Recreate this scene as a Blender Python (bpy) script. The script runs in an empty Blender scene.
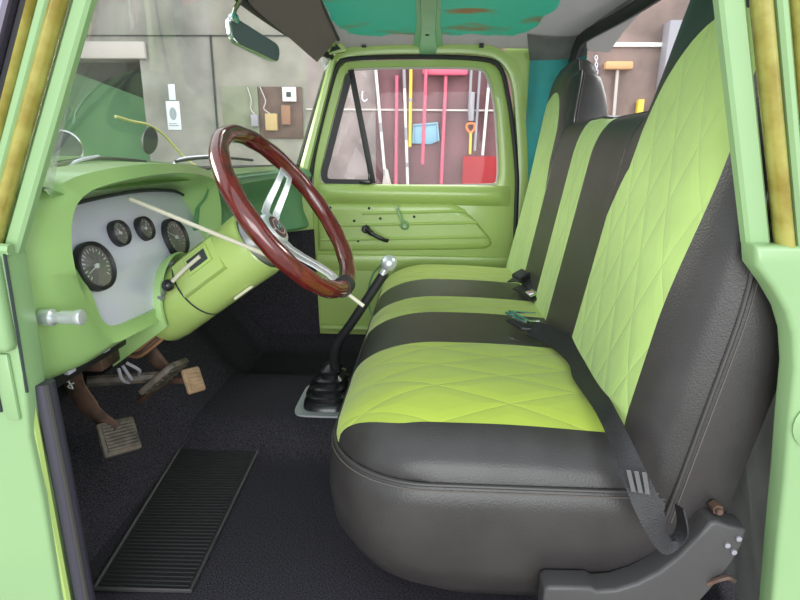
import bpy, bmesh, math, random
from mathutils import Vector, Matrix, Quaternion
random.seed(7)
S = bpy.context.scene
C = S.collection
R = math.radians
V = Vector

# ------------------------------------------------------------------ camera, sky, lights, exposure
cam = bpy.data.cameras.new('camera'); cam.sensor_width = 36.0; cam.lens = 36.0*540/800
cam.clip_start = 0.02; cam.clip_end = 100
co = bpy.data.objects.new('camera', cam); C.objects.link(co); S.camera = co
p_, y_, r_ = R(15.2), R(2.6), R(0.6)
fw = V((-math.sin(y_)*math.cos(p_), math.cos(y_)*math.cos(p_), -math.sin(p_)))
rt = V((math.cos(y_), math.sin(y_), 0)); up = rt.cross(fw)
rt = rt*math.cos(r_)+up*math.sin(r_); up = rt.cross(fw)
m = Matrix((rt, up, -fw)).transposed().to_4x4(); m.translation = V((0, -0.70, 0.80))
co.matrix_world = m

w = bpy.data.worlds.new('garage_daylight'); S.world = w; w.use_nodes = True
bg = w.node_tree.nodes['Background']; bg.inputs[0].default_value = (0.86, 0.95, 1.0, 1); bg.inputs[1].default_value = 1.15

def area(name, loc, target, size, power, color, sy=None):
    l = bpy.data.lights.new(name, 'AREA'); l.energy = power; l.color = color; l.size = size
    if sy: l.shape = 'RECTANGLE'; l.size_y = sy
    o = bpy.data.objects.new(name, l); C.objects.link(o); o.location = loc
    o.rotation_euler = (V(target)-V(loc)).to_track_quat('-Z', 'Y').to_euler()
    return o
area('garage_door_daylight', (0.2, -5.2, 1.3), (0.0, 0.6, 0.45), 4.2, 150, (0.98, 1.0, 0.97), 2.6)
area('seat_back_fill', (-4.4, 1.0, 2.15), (0.4, 0.7, 0.75), 2.2, 125, (1.0, 0.98, 0.93), 1.6)  # unseen fill added to brighten the seat backs through the windshield
area('ceiling_lamp_right', (0.4, 3.4, 3.2), (0.2, 3.6, 0.0), 2.4, 42, (1.0, 0.95, 0.88), 0.8)
area('ceiling_lamp_rear', (3.4, 1.6, 3.2), (0.4, 0.8, 0.5), 1.6, 110, (1.0, 0.95, 0.88))
S.view_settings.view_transform = 'Standard'; S.view_settings.look = 'None'
S.view_settings.gamma = 1; S.view_settings.use_curve_mapping = False
S.view_settings.exposure = 0.5

# ------------------------------------------------------------------ materials
def mat(name, col, rough=0.5, metal=0.0, coat=0.0, var=0.0, vscale=8.0, bump=0.0, bscale=200.0, col2=None, spec=0.5, sheen=0.0):
    m = bpy.data.materials.new(name); m.use_nodes = True
    nt = m.node_tree; b = nt.nodes['Principled BSDF']
    b.inputs['Base Color'].default_value = (*col, 1); b.inputs['Roughness'].default_value = rough
    b.inputs['Metallic'].default_value = metal; b.inputs['Coat Weight'].default_value = coat
    b.inputs['Coat Roughness'].default_value = 0.12
    b.inputs['Specular IOR Level'].default_value = spec
    if sheen: b.inputs['Sheen Weight'].default_value = sheen
    tc = nt.nodes.new('ShaderNodeTexCoord')
    n = nt.nodes.new('ShaderNodeTexNoise'); n.inputs['Scale'].default_value = vscale; n.inputs['Detail'].default_value = 5
    nt.links.new(tc.outputs['Object'], n.inputs['Vector'])
    mx = nt.nodes.new('ShaderNodeMix'); mx.data_type = 'RGBA'
    c2 = col2 if col2 else tuple(c*(1-var) for c in col)
    mx.inputs[6].default_value = (*col, 1); mx.inputs[7].default_value = (*c2, 1)
    rp = nt.nodes.new('ShaderNodeValToRGB'); rp.color_ramp.elements[0].position = 0.38; rp.color_ramp.elements[1].position = 0.62
    nt.links.new(n.outputs['Fac'], rp.inputs[0]); nt.links.new(rp.outputs[0], mx.inputs[0])
    nt.links.new(mx.outputs[2], b.inputs['Base Color'])
    if bump:
        n2 = nt.nodes.new('ShaderNodeTexNoise'); n2.inputs['Scale'].default_value = bscale; n2.inputs['Detail'].default_value = 3
        nt.links.new(tc.outputs['Object'], n2.inputs['Vector'])
        bp = nt.nodes.new('ShaderNodeBump'); bp.inputs['Strength'].default_value = bump; bp.inputs['Distance'].default_value = 0.004
        nt.links.new(n2.outputs['Fac'], bp.inputs['Height']); nt.links.new(bp.outputs[0], b.inputs['Normal'])
    return m

def math_node(nt, op, a, b=None, c=None):
    n = nt.nodes.new('ShaderNodeMath'); n.operation = op
    for i, q in enumerate((a, b, c)):
        if q is None: continue
        if isinstance(q, (int, float)): n.inputs[i].default_value = q
        else: nt.links.new(q, n.inputs[i])
    return n.outputs[0]

def quilt(name, col, ax, pa, pb, warp=0.0):
    """fabric with stitched diamonds; ax = object axes spanning the panel"""
    m = mat(name, col, rough=0.85, var=0.10, vscale=5, sheen=0.25, spec=0.25)
    nt = m.node_tree; b = nt.nodes['Principled BSDF']
    tc = nt.nodes.new('ShaderNodeTexCoord'); sp = nt.nodes.new('ShaderNodeSeparateXYZ')
    nt.links.new(tc.outputs['Object'], sp.inputs[0])
    a = math_node(nt, 'DIVIDE', sp.outputs[ax[0]], pa); c = math_node(nt, 'DIVIDE', sp.outputs[ax[1]], pb)
    def fam(op):
        s = math_node(nt, op, a, c)
        f = math_node(nt, 'PINGPONG', s, 0.5)              # 0 on the stitch line
        return math_node(nt, 'MINIMUM', math_node(nt, 'MULTIPLY', f, 4.5), 1.0)
    h = math_node(nt, 'MINIMUM', fam('ADD'), fam('SUBTRACT'))
    h2 = math_node(nt, 'POWER', h, 0.5)
    n2 = nt.nodes.new('ShaderNodeTexNoise'); n2.inputs['Scale'].default_value = 26; n2.inputs['Detail'].default_value = 4
    nt.links.new(tc.outputs['Object'], n2.inputs['Vector'])
    hh = math_node(nt, 'ADD', h2, math_node(nt, 'MULTIPLY', n2.outputs['Fac'], 0.35))
    bp = nt.nodes.new('ShaderNodeBump'); bp.inputs['Strength'].default_value = 0.4; bp.inputs['Distance'].default_value = 0.006
    nt.links.new(hh, bp.inputs['Height']); nt.links.new(bp.outputs[0], b.inputs['Normal'])
    return m

def glass_mat(name, tint, dust, refl=1.0):
    m = bpy.data.materials.new(name); m.use_nodes = True; nt = m.node_tree
    for n in list(nt.nodes): nt.nodes.remove(n)
    out = nt.nodes.new('ShaderNodeOutputMaterial')
    t = nt.nodes.new('ShaderNodeBsdfTransparent'); t.inputs[0].default_value = (*tint, 1)
    g = nt.nodes.new('ShaderNodeBsdfGlossy'); g.inputs['Roughness'].default_value = 0.02
    d = nt.nodes.new('ShaderNodeBsdfDiffuse'); d.inputs[0].default_value = (0.8, 0.8, 0.78, 1)
    lw = nt.nodes.new('ShaderNodeLayerWeight'); lw.inputs[0].default_value = 0.5
    fr = math_node(nt, 'MULTIPLY_ADD', math_node(nt, 'POWER', lw.outputs['Facing'], 5.0), 0.8, 0.05)
    a = nt.nodes.new('ShaderNodeMixShader'); b = nt.nodes.new('ShaderNodeMixShader')
    a.inputs[0].default_value = dust
    nt.links.new(t.outputs[0], a.inputs[1]); nt.links.new(d.outputs[0], a.inputs[2])
    f = math_node(nt, 'MULTIPLY', fr, refl)
    nt.links.new(f, b.inputs[0]); nt.links.new(a.outputs[0], b.inputs[1]); nt.links.new(g.outputs[0], b.inputs[2])
    nt.links.new(b.outputs[0], out.inputs[0])
    return m

LIME = (0.43, 0.57, 0.17)
M = {}
M['paint'] = mat('lime_green_paint', LIME, rough=0.32, coat=0.3, var=0.06, vscale=3)  # body paint, yellowed for the warm light inside the cab
M['paint_cool'] = mat('cool_toned_lime_paint', (0.285, 0.45, 0.215), rough=0.38, coat=0.2, var=0.06, vscale=4)  # same body paint, the cooler doorway light mixed into its colour
M['paint_dash'] = mat('satin_green_paint', (0.38, 0.59, 0.22), rough=0.28, coat=0.4, var=0.06, vscale=3)
M['paint_teal'] = mat('sea_green_paint', (0.34, 0.67, 0.41), rough=0.35, coat=0.3, var=0.08, vscale=3)
M['teal'] = mat('old_teal_paint', (0.05, 0.40, 0.42), rough=0.45, col2=(0.07, 0.36, 0.32), vscale=4)
M['primer'] = mat('grey_primer', (0.33, 0.33, 0.33), rough=0.6, var=0.25, vscale=9)
M['vinyl'] = mat('black_vinyl', (0.042, 0.037, 0.037), rough=0.36, bump=0.13, bscale=350, var=0.2, vscale=12)
M['stripe'] = mat('charcoal_vinyl', (0.050, 0.044, 0.043), rough=0.38, bump=0.3, bscale=350, var=0.2, vscale=14)
M['piping'] = mat('black_piping', (0.05, 0.045, 0.045), rough=0.45)
M['quilt_seat'] = quilt('quilted_lime_fabric_seat', (0.43, 0.53, 0.07), (1, 0), 0.095, 0.25)
M['quilt_back'] = quilt('quilted_lime_fabric_back', (0.44, 0.60, 0.19), (1, 2), 0.08, 0.175)  # same lime fabric as the seat, colour cooled for light on the backrest
M['carpet'] = mat('black_carpet', (0.012, 0.011, 0.014), rough=0.95, col2=(0.075, 0.068, 0.085), vscale=420, bump=0.6, bscale=500, spec=0.1)
M['mat'] = mat('black_ribbed_rubber', (0.022, 0.022, 0.024), rough=0.6, var=0.3, vscale=150)
M['rubber'] = mat('black_rubber', (0.018, 0.018, 0.02), rough=0.5)
M['gaiter'] = mat('glossy_black_rubber', (0.02, 0.02, 0.022), rough=0.22)
M['plastic'] = mat('dark_grey_plastic', (0.06, 0.056, 0.058), rough=0.42, bump=0.15, bscale=600)
M['chrome'] = mat('chrome', (0.78, 0.78, 0.8), rough=0.12, metal=1)
M['steel'] = mat('brushed_steel', (0.76, 0.74, 0.92), rough=0.34, metal=0.25)
M['alu'] = mat('polished_aluminium', (0.80, 0.82, 0.86), rough=0.3, metal=0.6)
M['hub'] = mat('grey_hub_metal', (0.30, 0.30, 0.31), rough=0.35, metal=0.6)
M['dial'] = mat('dark_dial', (0.15, 0.135, 0.135), rough=0.4)  # grey of reflections on the gauge glass mixed into the dial colour
M['white'] = mat('white_paint', (0.75, 0.75, 0.74), rough=0.5)
M['ivory'] = mat('ivory_rod', (0.62, 0.58, 0.46), rough=0.4)
M['red'] = mat('red_plastic', (0.70, 0.05, 0.07), rough=0.4)
M['pink'] = mat('faded_red_paint', (0.62, 0.11, 0.19), rough=0.5)
M['yellow'] = mat('yellow_paint', (0.75, 0.52, 0.06), rough=0.45)
M['amber'] = mat('amber_weatherstrip', (0.27, 0.20, 0.03), rough=0.22, coat=0.6, col2=(0.42, 0.37, 0.09), vscale=22)
M['orange'] = mat('orange_plastic', (0.75, 0.20, 0.05), rough=0.45)
M['bluegrey'] = mat('pale_blue_plastic', (0.22, 0.42, 0.56), rough=0.45)
M['grey'] = mat('grey_paint', (0.30, 0.29, 0.33), rough=0.5)
M['tan'] = mat('tan_bristles', (0.62, 0.36, 0.18), rough=0.8)
M['mauve'] = mat('dark_mauve_visor_vinyl', (0.22, 0.155, 0.19), rough=0.6, bump=0.2, bscale=300)
M['iron'] = mat('rusty_iron', (0.055, 0.035, 0.028), rough=0.6, col2=(0.14, 0.075, 0.05), vscale=30)
M['pedal'] = mat('worn_pedal_rubber', (0.07, 0.06, 0.05), rough=0.55, col2=(0.16, 0.125, 0.10), vscale=40)
M['tanpad'] = mat('worn_tan_metal', (0.42, 0.27, 0.16), rough=0.45, var=0.3, vscale=30)
M['wire'] = mat('brown_wire', (0.28, 0.14, 0.07), rough=0.6)
M['board'] = mat('brown_board', (0.15, 0.09, 0.075), rough=0.8, var=0.3, vscale=8)
M['olive'] = mat('olive_board', (0.24, 0.26, 0.18), rough=0.8, var=0.2, vscale=6)
M['paper'] = mat('white_paper', (0.72, 0.76, 0.80), rough=0.8)
M['ink'] = mat('grey_ink', (0.30, 0.34, 0.38), rough=0.8)
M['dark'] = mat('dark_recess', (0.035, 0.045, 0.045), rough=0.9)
M['greensheet'] = mat('green_sheet', (0.085, 0.21, 0.095), rough=0.7, var=0.12, vscale=3)
M['concrete'] = mat('grey_concrete', (0.34, 0.33, 0.31), rough=0.9, col2=(0.25, 0.24, 0.235), vscale=2.2, bump=0.2, bscale=30)
M['cement'] = mat('garage_cement', (0.36, 0.34, 0.31), rough=0.85, var=0.2, vscale=3)
M['lathe'] = mat('pale_strip', (0.55, 0.50, 0.47), rough=0.8)
M['purple'] = mat('violet_tinted_chrome', (0.46, 0.42, 0.55), rough=0.2, metal=0.9)
M['windshield'] = glass_mat('dusty_windshield_glass', (0.95, 0.97, 0.95), 0.10, 0.8)
M['glass'] = glass_mat('clear_window_glass', (0.97, 0.97, 0.97), 0.02, 0.3)
M['dialglass'] = glass_mat('gauge_glass', (0.95, 0.95, 0.95), 0.03, 1.3)
M['clear'] = glass_mat('clear_plastic', (0.9, 0.93, 0.9), 0.25, 1.5)
M['mirror'] = mat('mirror_dark_reflection', (0.13, 0.14, 0.15), rough=0.25, metal=0.3)  # dark reflection put into the mirror's base colour

def wood():
    m = mat('varnished_mahogany', (0.19, 0.022, 0.014), rough=0.16, coat=0.8)
    nt = m.node_tree; b = nt.nodes['Principled BSDF']
    tc = nt.nodes.new('ShaderNodeTexCoord'); mp = nt.nodes.new('ShaderNodeMapping'); mp.inputs['Scale'].default_value = (30, 30, 160)
    n = nt.nodes.new('ShaderNodeTexNoise'); n.inputs['Scale'].default_value = 1.0; n.inputs['Detail'].default_value = 6; n.inputs['Distortion'].default_value = 1.2
    rp = nt.nodes.new('ShaderNodeValToRGB'); e = rp.color_ramp.elements
    e[0].position = 0.3; e[0].color = (0.075, 0.009, 0.010, 1); e[1].position = 0.75; e[1].color = (0.19, 0.022, 0.018, 1)
    nt.links.new(tc.outputs['Object'], mp.inputs[0]); nt.links.new(mp.outputs[0], n.inputs['Vector'])
    nt.links.new(n.outputs['Fac'], rp.inputs[0]); nt.links.new(rp.outputs[0], b.inputs['Base Color'])
    return m
M['wood'] = wood()

def roof_mat():
    """old teal paint worn to grey primer at the roof's edge, with rust blotches"""
    m = mat('worn_teal_roof_paint', (0.04, 0.27, 0.22), rough=0.45)
    nt = m.node_tree; b = nt.nodes['Principled BSDF']
    tc = nt.nodes.new('ShaderNodeTexCoord'); sp = nt.nodes.new('ShaderNodeSeparateXYZ'); nt.links.new(tc.outputs['Object'], sp.inputs[0])
    n = nt.nodes.new('ShaderNodeTexNoise'); n.inputs['Scale'].default_value = 9; n.inputs['Detail'].default_value = 4
    nt.links.new(tc.outputs['Object'], n.inputs['Vector'])
    # rounded-rectangle distance in object space (origin at roof centre)
    dx = math_node(nt, 'DIVIDE', math_node(nt, 'ABSOLUTE', math_node(nt, 'ADD', sp.outputs[0], 0.12)), 0.37)
    dy = math_node(nt, 'DIVIDE', math_node(nt, 'ABSOLUTE', sp.outputs[1]), 0.66)
    d = math_node(nt, 'ADD', math_node(nt, 'POWER', dx, 6), math_node(nt, 'POWER', dy, 6))
    d = math_node(nt, 'ADD', d, math_node(nt, 'MULTIPLY', math_node(nt, 'SUBTRACT', n.outputs['Fac'], 0.5), 1.1))
    k = math_node(nt, 'MULTIPLY_ADD', math_node(nt, 'SUBTRACT', d, 1.0), 14.0, 0.5)
    k = math_node(nt, 'MINIMUM', math_node(nt, 'MAXIMUM', k, 0.0), 1.0)
    n3 = nt.nodes.new('ShaderNodeTexNoise'); n3.inputs['Scale'].default_value = 3.4; n3.inputs['Detail'].default_value = 6
    mp = nt.nodes.new('ShaderNodeMapping'); mp.inputs['Scale'].default_value = (1.0, 3.0, 1); nt.links.new(tc.outputs['Object'], mp.inputs[0]); nt.links.new(mp.outputs[0], n3.inputs['Vector'])
    rp = nt.nodes.new('ShaderNodeValToRGB'); e = rp.color_ramp.elements
    e[0].position = 0.57; e[0].color = (0.085, 0.40, 0.31, 1); e[1].position = 0.68; e[1].color = (0.30, 0.19, 0.10, 1)
    nt.links.new(n3.outputs['Fac'], rp.inputs[0])
    mx = nt.nodes.new('ShaderNodeMix'); mx.data_type = 'RGBA'; mx.inputs[7].default_value = (0.38, 0.37, 0.37, 1)
    nt.links.new(rp.outputs[0], mx.inputs[6]); nt.links.new(k, mx.inputs[0]); nt.links.new(mx.outputs[2], b.inputs['Base Color'])
    return m
M['roof'] = roof_mat()

def wall_mat():
    """garage wall boards: grey on the left, brown-mauve where the tools hang, tan at the far right"""
    m = mat('painted_garage_boards', (0.3, 0.3, 0.3), rough=0.9)
    nt = m.node_tree; b = nt.nodes['Principled BSDF']
    g = nt.nodes.new('ShaderNodeNewGeometry'); sp = nt.nodes.new('ShaderNodeSeparateXYZ'); nt.links.new(g.outputs['Position'], sp.inputs[0])
    n = nt.nodes.new('ShaderNodeTexNoise'); n.inputs['Scale'].default_value = 3.0; n.inputs['Detail'].default_value = 7
    nt.links.new(g.outputs['Position'], n.inputs['Vector'])
    mr = nt.nodes.new('ShaderNodeMapRange'); mr.inputs[1].default_value = -4; mr.inputs[2].default_value = 4
    nt.links.new(sp.outputs[0], mr.inputs[0])
    rp = nt.nodes.new('ShaderNodeValToRGB'); rp.color_ramp.interpolation = 'CONSTANT'; e = rp.color_ramp.elements
    def pos(x): return (x+4)/8
    e[0].position = 0; e[0].color = (0.27, 0.265, 0.245, 1)
    e[1].position = pos(-2.05); e[1].color = (0.28, 0.27, 0.235, 1)
    for x, c in ((-1.17, (0.30, 0.25, 0.25)), (-0.52, (0.185, 0.085, 0.098)), (1.2, (0.25, 0.185, 0.17))):
        q = e.new(pos(x)); q.color = (*c, 1)
    nt.links.new(mr.outputs[0], rp.inputs[0])
    r2 = nt.nodes.new('ShaderNodeValToRGB'); r2.color_ramp.elements[0].position = 0.3; r2.color_ramp.elements[0].color = (0.62, 0.62, 0.62, 1)
    r2.color_ramp.elements[1].position = 0.7; r2.color_ramp.elements[1].color = (1.25, 1.22, 1.2, 1)
    nt.links.new(n.outputs['Fac'], r2.inputs[0])
    mx = nt.nodes.new('ShaderNodeMix'); mx.data_type = 'RGBA'; mx.blend_type = 'MULTIPLY'; mx.inputs[0].default_value = 1
    nt.links.new(rp.outputs[0], mx.inputs[6]); nt.links.new(r2.outputs[0], mx.inputs[7]); nt.links.new(mx.outputs[2], b.inputs['Base Color'])
    return m
M['wall'] = wall_mat()

# ------------------------------------------------------------------ object helpers
def world_of(o):
    mm = o.matrix_basis.copy(); q = o.parent
    while q: mm = q.matrix_basis @ mm; q = q.parent
    return mm

def tag(o, label=None, cat=None, group=None, kind=None):
    if label: o['label'] = label
    if cat: o['category'] = cat
    if group: o['group'] = group
    if kind: o['kind'] = kind
    return o

def obj(name, bm, material, parent=None, sharp=38, label=None, cat=None, group=None, kind=None, smooth=True):
    """link the bmesh (in world coordinates) as one mesh object; top-level origins go to the base of the mesh"""
    bmesh.ops.recalc_face_normals(bm, faces=bm.faces)
    if smooth:
        for f in bm.faces: f.smooth = True
        for e in bm.edges:
            if len(e.link_faces) == 2 and e.calc_face_angle(0) > R(sharp): e.smooth = False
    me = bpy.data.meshes.new(name); 
    o = bpy.data.objects.new(name, me)
    if parent:
        o.parent = parent; bmesh.ops.transform(bm, matrix=world_of(parent).inverted(), verts=bm.verts)
    else:
        xs = [v.co.x for v in bm.verts]; ys = [v.co.y for v in bm.verts]; zs = [v.co.z for v in bm.verts]
        b = V(((min(xs)+max(xs))/2, (min(ys)+max(ys))/2, min(zs)))
        bmesh.ops.translate(bm, vec=-b, verts=bm.verts); o.location = b
    bm.to_mesh(me); bm.free()
    me.materials.append(M[material] if isinstance(material, str) else material)
    C.objects.link(o); tag(o, label, cat, group, kind)
    return o

def thing(name, label, cat, loc=(0, 0, 0), group=None, kind=None):
    o = bpy.data.objects.new(name, None); o.empty_display_size = 0.05; C.objects.link(o); o.location = loc
    return tag(o, label, cat, group, kind)

def nb(): return bmesh.new()

def crom(pts, n, closed=False):
    """Catmull-Rom through pts, n samples by arc length"""
    P = [V(p) for p in pts]; k = len(P); out = []
    segs = k if closed else k-1
    for i in range(segs):
        if closed: a, b, c, d = P[(i-1) % k], P[i], P[(i+1) % k], P[(i+2) % k]
        else: a, b, c, d = P[max(i-1, 0)], P[i], P[i+1], P[min(i+2, k-1)]
        for j in range(16):
            t = j/16
            out.append(0.5*((2*b)+(c-a)*t+(2*a-5*b+4*c-d)*t*t+(3*b-a-3*c+d)*t**3))
    out.append(P[0] if closed else P[-1])
    L = [0]
    for i in range(1, len(out)): L.append(L[-1]+(out[i]-out[i-1]).length)
    res = []; j = 0; cnt = n if closed else n-1
    for i in range(n):
        s = L[-1]*i/cnt
        while j < len(L)-2 and L[j+1] < s: j += 1
        t = (s-L[j])/max(L[j+1]-L[j], 1e-9); res.append(out[j].lerp(out[j+1], t))
    return res

def lin(pts, n, closed=False):
    P = [V(p) for p in pts]
    if closed: P = P+[P[0]]
    L = [0]
    for i in range(1, len(P)): L.append(L[-1]+(P[i]-P[i-1]).length)
    res = []; j = 0; cnt = n if closed else n-1
    for i in range(n):
        s = L[-1]*i/cnt
        while j < len(L)-2 and L[j+1] < s: j += 1
        t = (s-L[j])/max(L[j+1]-L[j], 1e-9); res.append(P[j].lerp(P[j+1], t))
    return res

def loft(bm, rings, closed=True, cap0=False, cap1=False, wrap=False):
    vs = [[bm.verts.new(p) for p in r] for r in rings]
    n = len(vs[0]); rr = len(vs)
    for i in range(rr if wrap else rr-1):
        a, b = vs[i], vs[(i+1) % rr]
        for j in range(n if closed else n-1):
            k = (j+1) % n
            try: bm.faces.new((a[j], a[k], b[k], b[j]))
            except ValueError: pass
    if cap0: bm.faces.new(vs[0])
    if cap1: bm.faces.new(list(reversed(vs[-1])))
    return vs

def frames(path, up0=None):
    T = []
    for i in range(len(path)):
        a = path[max(i-1, 0)]; b = path[min(i+1, len(path)-1)]; T.append((b-a).normalized())
    u = V(up0) if up0 else (V((0, 0, 1)) if abs(T[0].z) < 0.9 else V((1, 0, 0)))
    N = []
    for i, t in enumerate(T):
        if i > 0:
            q = T[i-1].rotation_difference(t); u = q @ u
        u = (u-t*u.dot(t)).normalized(); N.append(u)
    return T, N

def tube(bm, path, r, n=10, cap=True, up0=None, sx=1.0, sy=1.0):
    path = [V(p) for p in path]; T, N = frames(path, up0); rings = []
    for i, p in enumerate(path):
        b = T[i].cross(N[i]); ri = r[i] if isinstance(r, (list, tuple)) else r
        rings.append([p+(N[i]*math.cos(2*math.pi*k/n)*sx+b*math.sin(2*math.pi*k/n)*sy)*ri for k in range(n)])
    loft(bm, rings, True, cap, cap)

def sweep(bm, prof, path, up0, closed_path=False, cap=True):
    """closed profile (a,b): a along up vector, b along side"""
    path = [V(p) for p in path]; T, N = frames(path, up0); rings = []
    for i, p in enumerate(path):
        b = T[i].cross(N[i]); rings.append([p+N[i]*q[0]+b*q[1] for q in prof])
    loft(bm, rings, True, cap and not closed_path, cap and not closed_path, wrap=closed_path)

def lathe(bm, prof, o, ax, n=32, cap=True):
    """prof = [(radius, along axis)]"""
    o = V(o); ax = V(ax).normalized()
    s = ax.orthogonal().normalized(); t = ax.cross(s)
    rings = [[o+ax*h+(s*math.cos(2*math.pi*k/n)+t*math.sin(2*math.pi*k/n))*max(r, 1e-4) for k in range(n)] for r, h in prof]
    loft(bm, rings, True, cap, cap)

def box(bm, lo, hi, bev=0.0, mtx=None, seg=2):
    b2 = bmesh.new()
    bmesh.ops.create_cube(b2, size=1)
    for v in b2.verts:
        v.co = V(((lo[0]+hi[0])/2+v.co.x*(hi[0]-lo[0]), (lo[1]+hi[1])/2+v.co.y*(hi[1]-lo[1]), (lo[2]+hi[2])/2+v.co.z*(hi[2]-lo[2])))
    if bev: bmesh.ops.bevel(b2, geom=b2.edges[:], offset=bev, segments=seg, affect='EDGES', profile=0.5)
    if mtx: bmesh.ops.transform(b2, matrix=mtx, verts=b2.verts)
    join(bm, b2)

def join(bm, b2):
    mp = {v: bm.verts.new(v.co) for v in b2.verts}
    for f in b2.faces:
        try: bm.faces.new([mp[v] for v in f.verts])
        except ValueError: pass
    b2.free()

def prism(bm, pts, off, bev=0.0, seg=2):
    """closed polygon pts (3-D, planar-ish) pushed out by off"""
    b2 = bmesh.new(); off = V(off)
    a = [b2.verts.new(p) for p in pts]; b = [b2.verts.new(V(p)+off) for p in pts]; n = len(a)
    f0 = b2.faces.new(a); f1 = b2.faces.new(list(reversed(b)))
    for i in range(n): b2.faces.new((a[i], b[i], b[(i+1) % n], a[(i+1) % n]))
    bmesh.ops.recalc_face_normals(b2, faces=b2.faces)
    if bev: bmesh.ops.bevel(b2, geom=list(set(f0.edges[:]+f1.edges[:])), offset=bev, segments=seg, affect='EDGES', profile=0.5)
    join(bm, b2)

def sm(t): t = max(0, min(1, t)); return t*t*(3-2*t)
def lerp(a, b, t): return a+(b-a)*t
def quarter(t): t = max(0, min(1, t)); return math.sqrt(max(0, 1-(1-t)**2))

# ================================================================== GARAGE (setting)
GZ = -0.58
bm = nb(); box(bm, (-6, -6, GZ-0.1), (6, 5.0, GZ))
obj('floor_garage', bm, 'cement', kind='structure', label='grey cement garage floor under the truck', cat='floor')
bm = nb()
box(bm, (-6, 4.75, GZ), (-4.1, 4.95, 3.4)); box(bm, (-2.76, 4.75, GZ), (5, 4.95, 3.4)); box(bm, (-4.1, 4.75, 1.64), (-2.76, 4.95, 3.4))
wr = obj('wall_right', bm, 'wall', kind='structure', label='long garage wall of grey and brown boards beyond the truck', cat='wall', smooth=False)
bm = nb()
box(bm, (-6.1, -2, GZ), (-5.95, 5, 3.4))
obj('wall_front', bm, 'concrete', kind='structure', label='grey concrete garage wall ahead of the truck', cat='wall')
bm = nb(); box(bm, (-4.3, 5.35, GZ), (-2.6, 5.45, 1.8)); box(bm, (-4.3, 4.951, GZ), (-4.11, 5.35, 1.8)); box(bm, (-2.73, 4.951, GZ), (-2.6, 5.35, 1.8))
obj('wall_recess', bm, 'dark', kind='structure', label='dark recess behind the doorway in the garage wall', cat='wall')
bm = nb(); box(bm, (-4.25, 4.70, 1.64), (-2.68, 4.749, 1.79), 0.01)
obj('trim_1', bm, 'lathe', kind='structure', label='pale rough lintel above the dark doorway', cat='lintel')
def strip(n, lo, hi, mt, label):
    bm = nb(); box(bm, lo, hi); obj('trim_%d' % n, bm, mt, kind='structure', label=label, cat='strip')
strip(2, (-1.17, 4.735, 1.192), (0.98, 4.749, 1.208), 'lathe', 'thin pale horizontal joint strip behind the hanging tools')
strip(3, (-6, 4.735, 1.842), (-1.2, 4.749, 1.852), 'dark', 'dark horizontal board joint above the doorway')
strip(4, (1.45, 4.72, 1.755), (2.1, 4.749, 1.79), 'white', 'white wall rail left of the grey post behind the rear window')
strip(5, (2.28, 4.72, 1.765), (3.2, 4.749, 1.80), 'white', 'white wall rail at the far right behind the rear window')
strip(6, (-2.06, 4.735, GZ), (-2.045, 4.749, 1.85), 'dark', 'dark vertical board joint right of the notices')
bm = nb(); box(bm, (2.1, 4.60, GZ), (2.25, 4.749, 1.95), 0.01)
obj('trim_7', bm, 'grey', kind='structure', label='grey wall post behind the rear window', cat='post')

bm = nb(); prism(bm, [(-4.0, 5.0, GZ), (-2.77, 5.0, GZ), (-2.77, 5.0, 1.27), (-4.0, 5.0, 1.70)], (0, 0.03, 0), 0.004)
obj('leaning_sheet', bm, 'greensheet', label='green sheet with a slanting top edge standing in the dark doorway', cat='sheet')

# notices and electrics on the wall
def wallbox(name, x0, x1, z0, z1, d, mt, label, cat, y=4.749, group=None, bev=0.004):
    t = nb(); box(t, (x0, y-d, z0), (x1, y, z1), min(bev, d*0.4)); return obj(name, t, mt, label=label, cat=cat, group=group)
wallbox('paper_notice', -2.506, -2.44, 1.275, 1.42, 0.006, 'paper', 'narrow white paper slip above the larger notice on the garage wall', 'notice')
nt_ = wallbox('paper_notice', -2.545, -2.41, 1.0, 1.265, 0.006, 'paper', 'large white notice with a grey drawing taped to the wall', 'notice')
bm = nb(); lathe(bm, [(0.035, 0), (0.035, 0.002)], (-2.48, 4.742, 1.15), (0, -1, 0), 20); bmesh.ops.scale(bm, vec=(1, 1, 1.7), space=Matrix.Translation((2.48, 0, -1.15)), verts=bm.verts)
obj('drawing', bm, 'ink', nt_)
bm = nb(); box(bm, (-2.53, 4.740, 1.035), (-2.43, 4.7425, 1.045)); box(bm, (-2.53, 4.740, 1.055), (-2.45, 4.7425, 1.062)); obj('text_lines', bm, 'ink', nt_)
wallbox('wall_board', -1.98, -1.63, 0.93, 1.40, 0.02, 'olive', 'olive backing board carrying the grey switch box and wires', 'board')
wallbox('wall_board', -1.62, -1.205, 0.93, 1.40, 0.02, 'board', 'brown backing board carrying the white thermostat', 'board')
th = wallbox('thermostat', -1.385, -1.255, 1.265, 1.395, 0.03, 'white', 'white square thermostat on the brown board', 'thermostat', y=4.728)
bm = nb(); box(bm, (-1.345, 4.695, 1.305), (-1.30, 4.699, 1.35)); obj('display', bm, 'dark', th)
wallbox('junction_box', -1.56, -1.445, 1.0, 1.155, 0.04, mat('yellow_box', (0.5, 0.36, 0.16), 0.6), 'yellowish junction box below the thermostat', 'box', y=4.728)
wallbox('relay_box', -1.40, -1.315, 1.055, 1.23, 0.04, mat('brown_box', (0.30, 0.15, 0.09), 0.6), 'reddish brown relay box right of the yellow junction box', 'box', y=4.728)
wallbox('switch_box', -1.70, -1.632, 1.035, 1.145, 0.035, 'grey', 'small grey switch box left of the yellow junction box', 'box', y=4.728)
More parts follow.
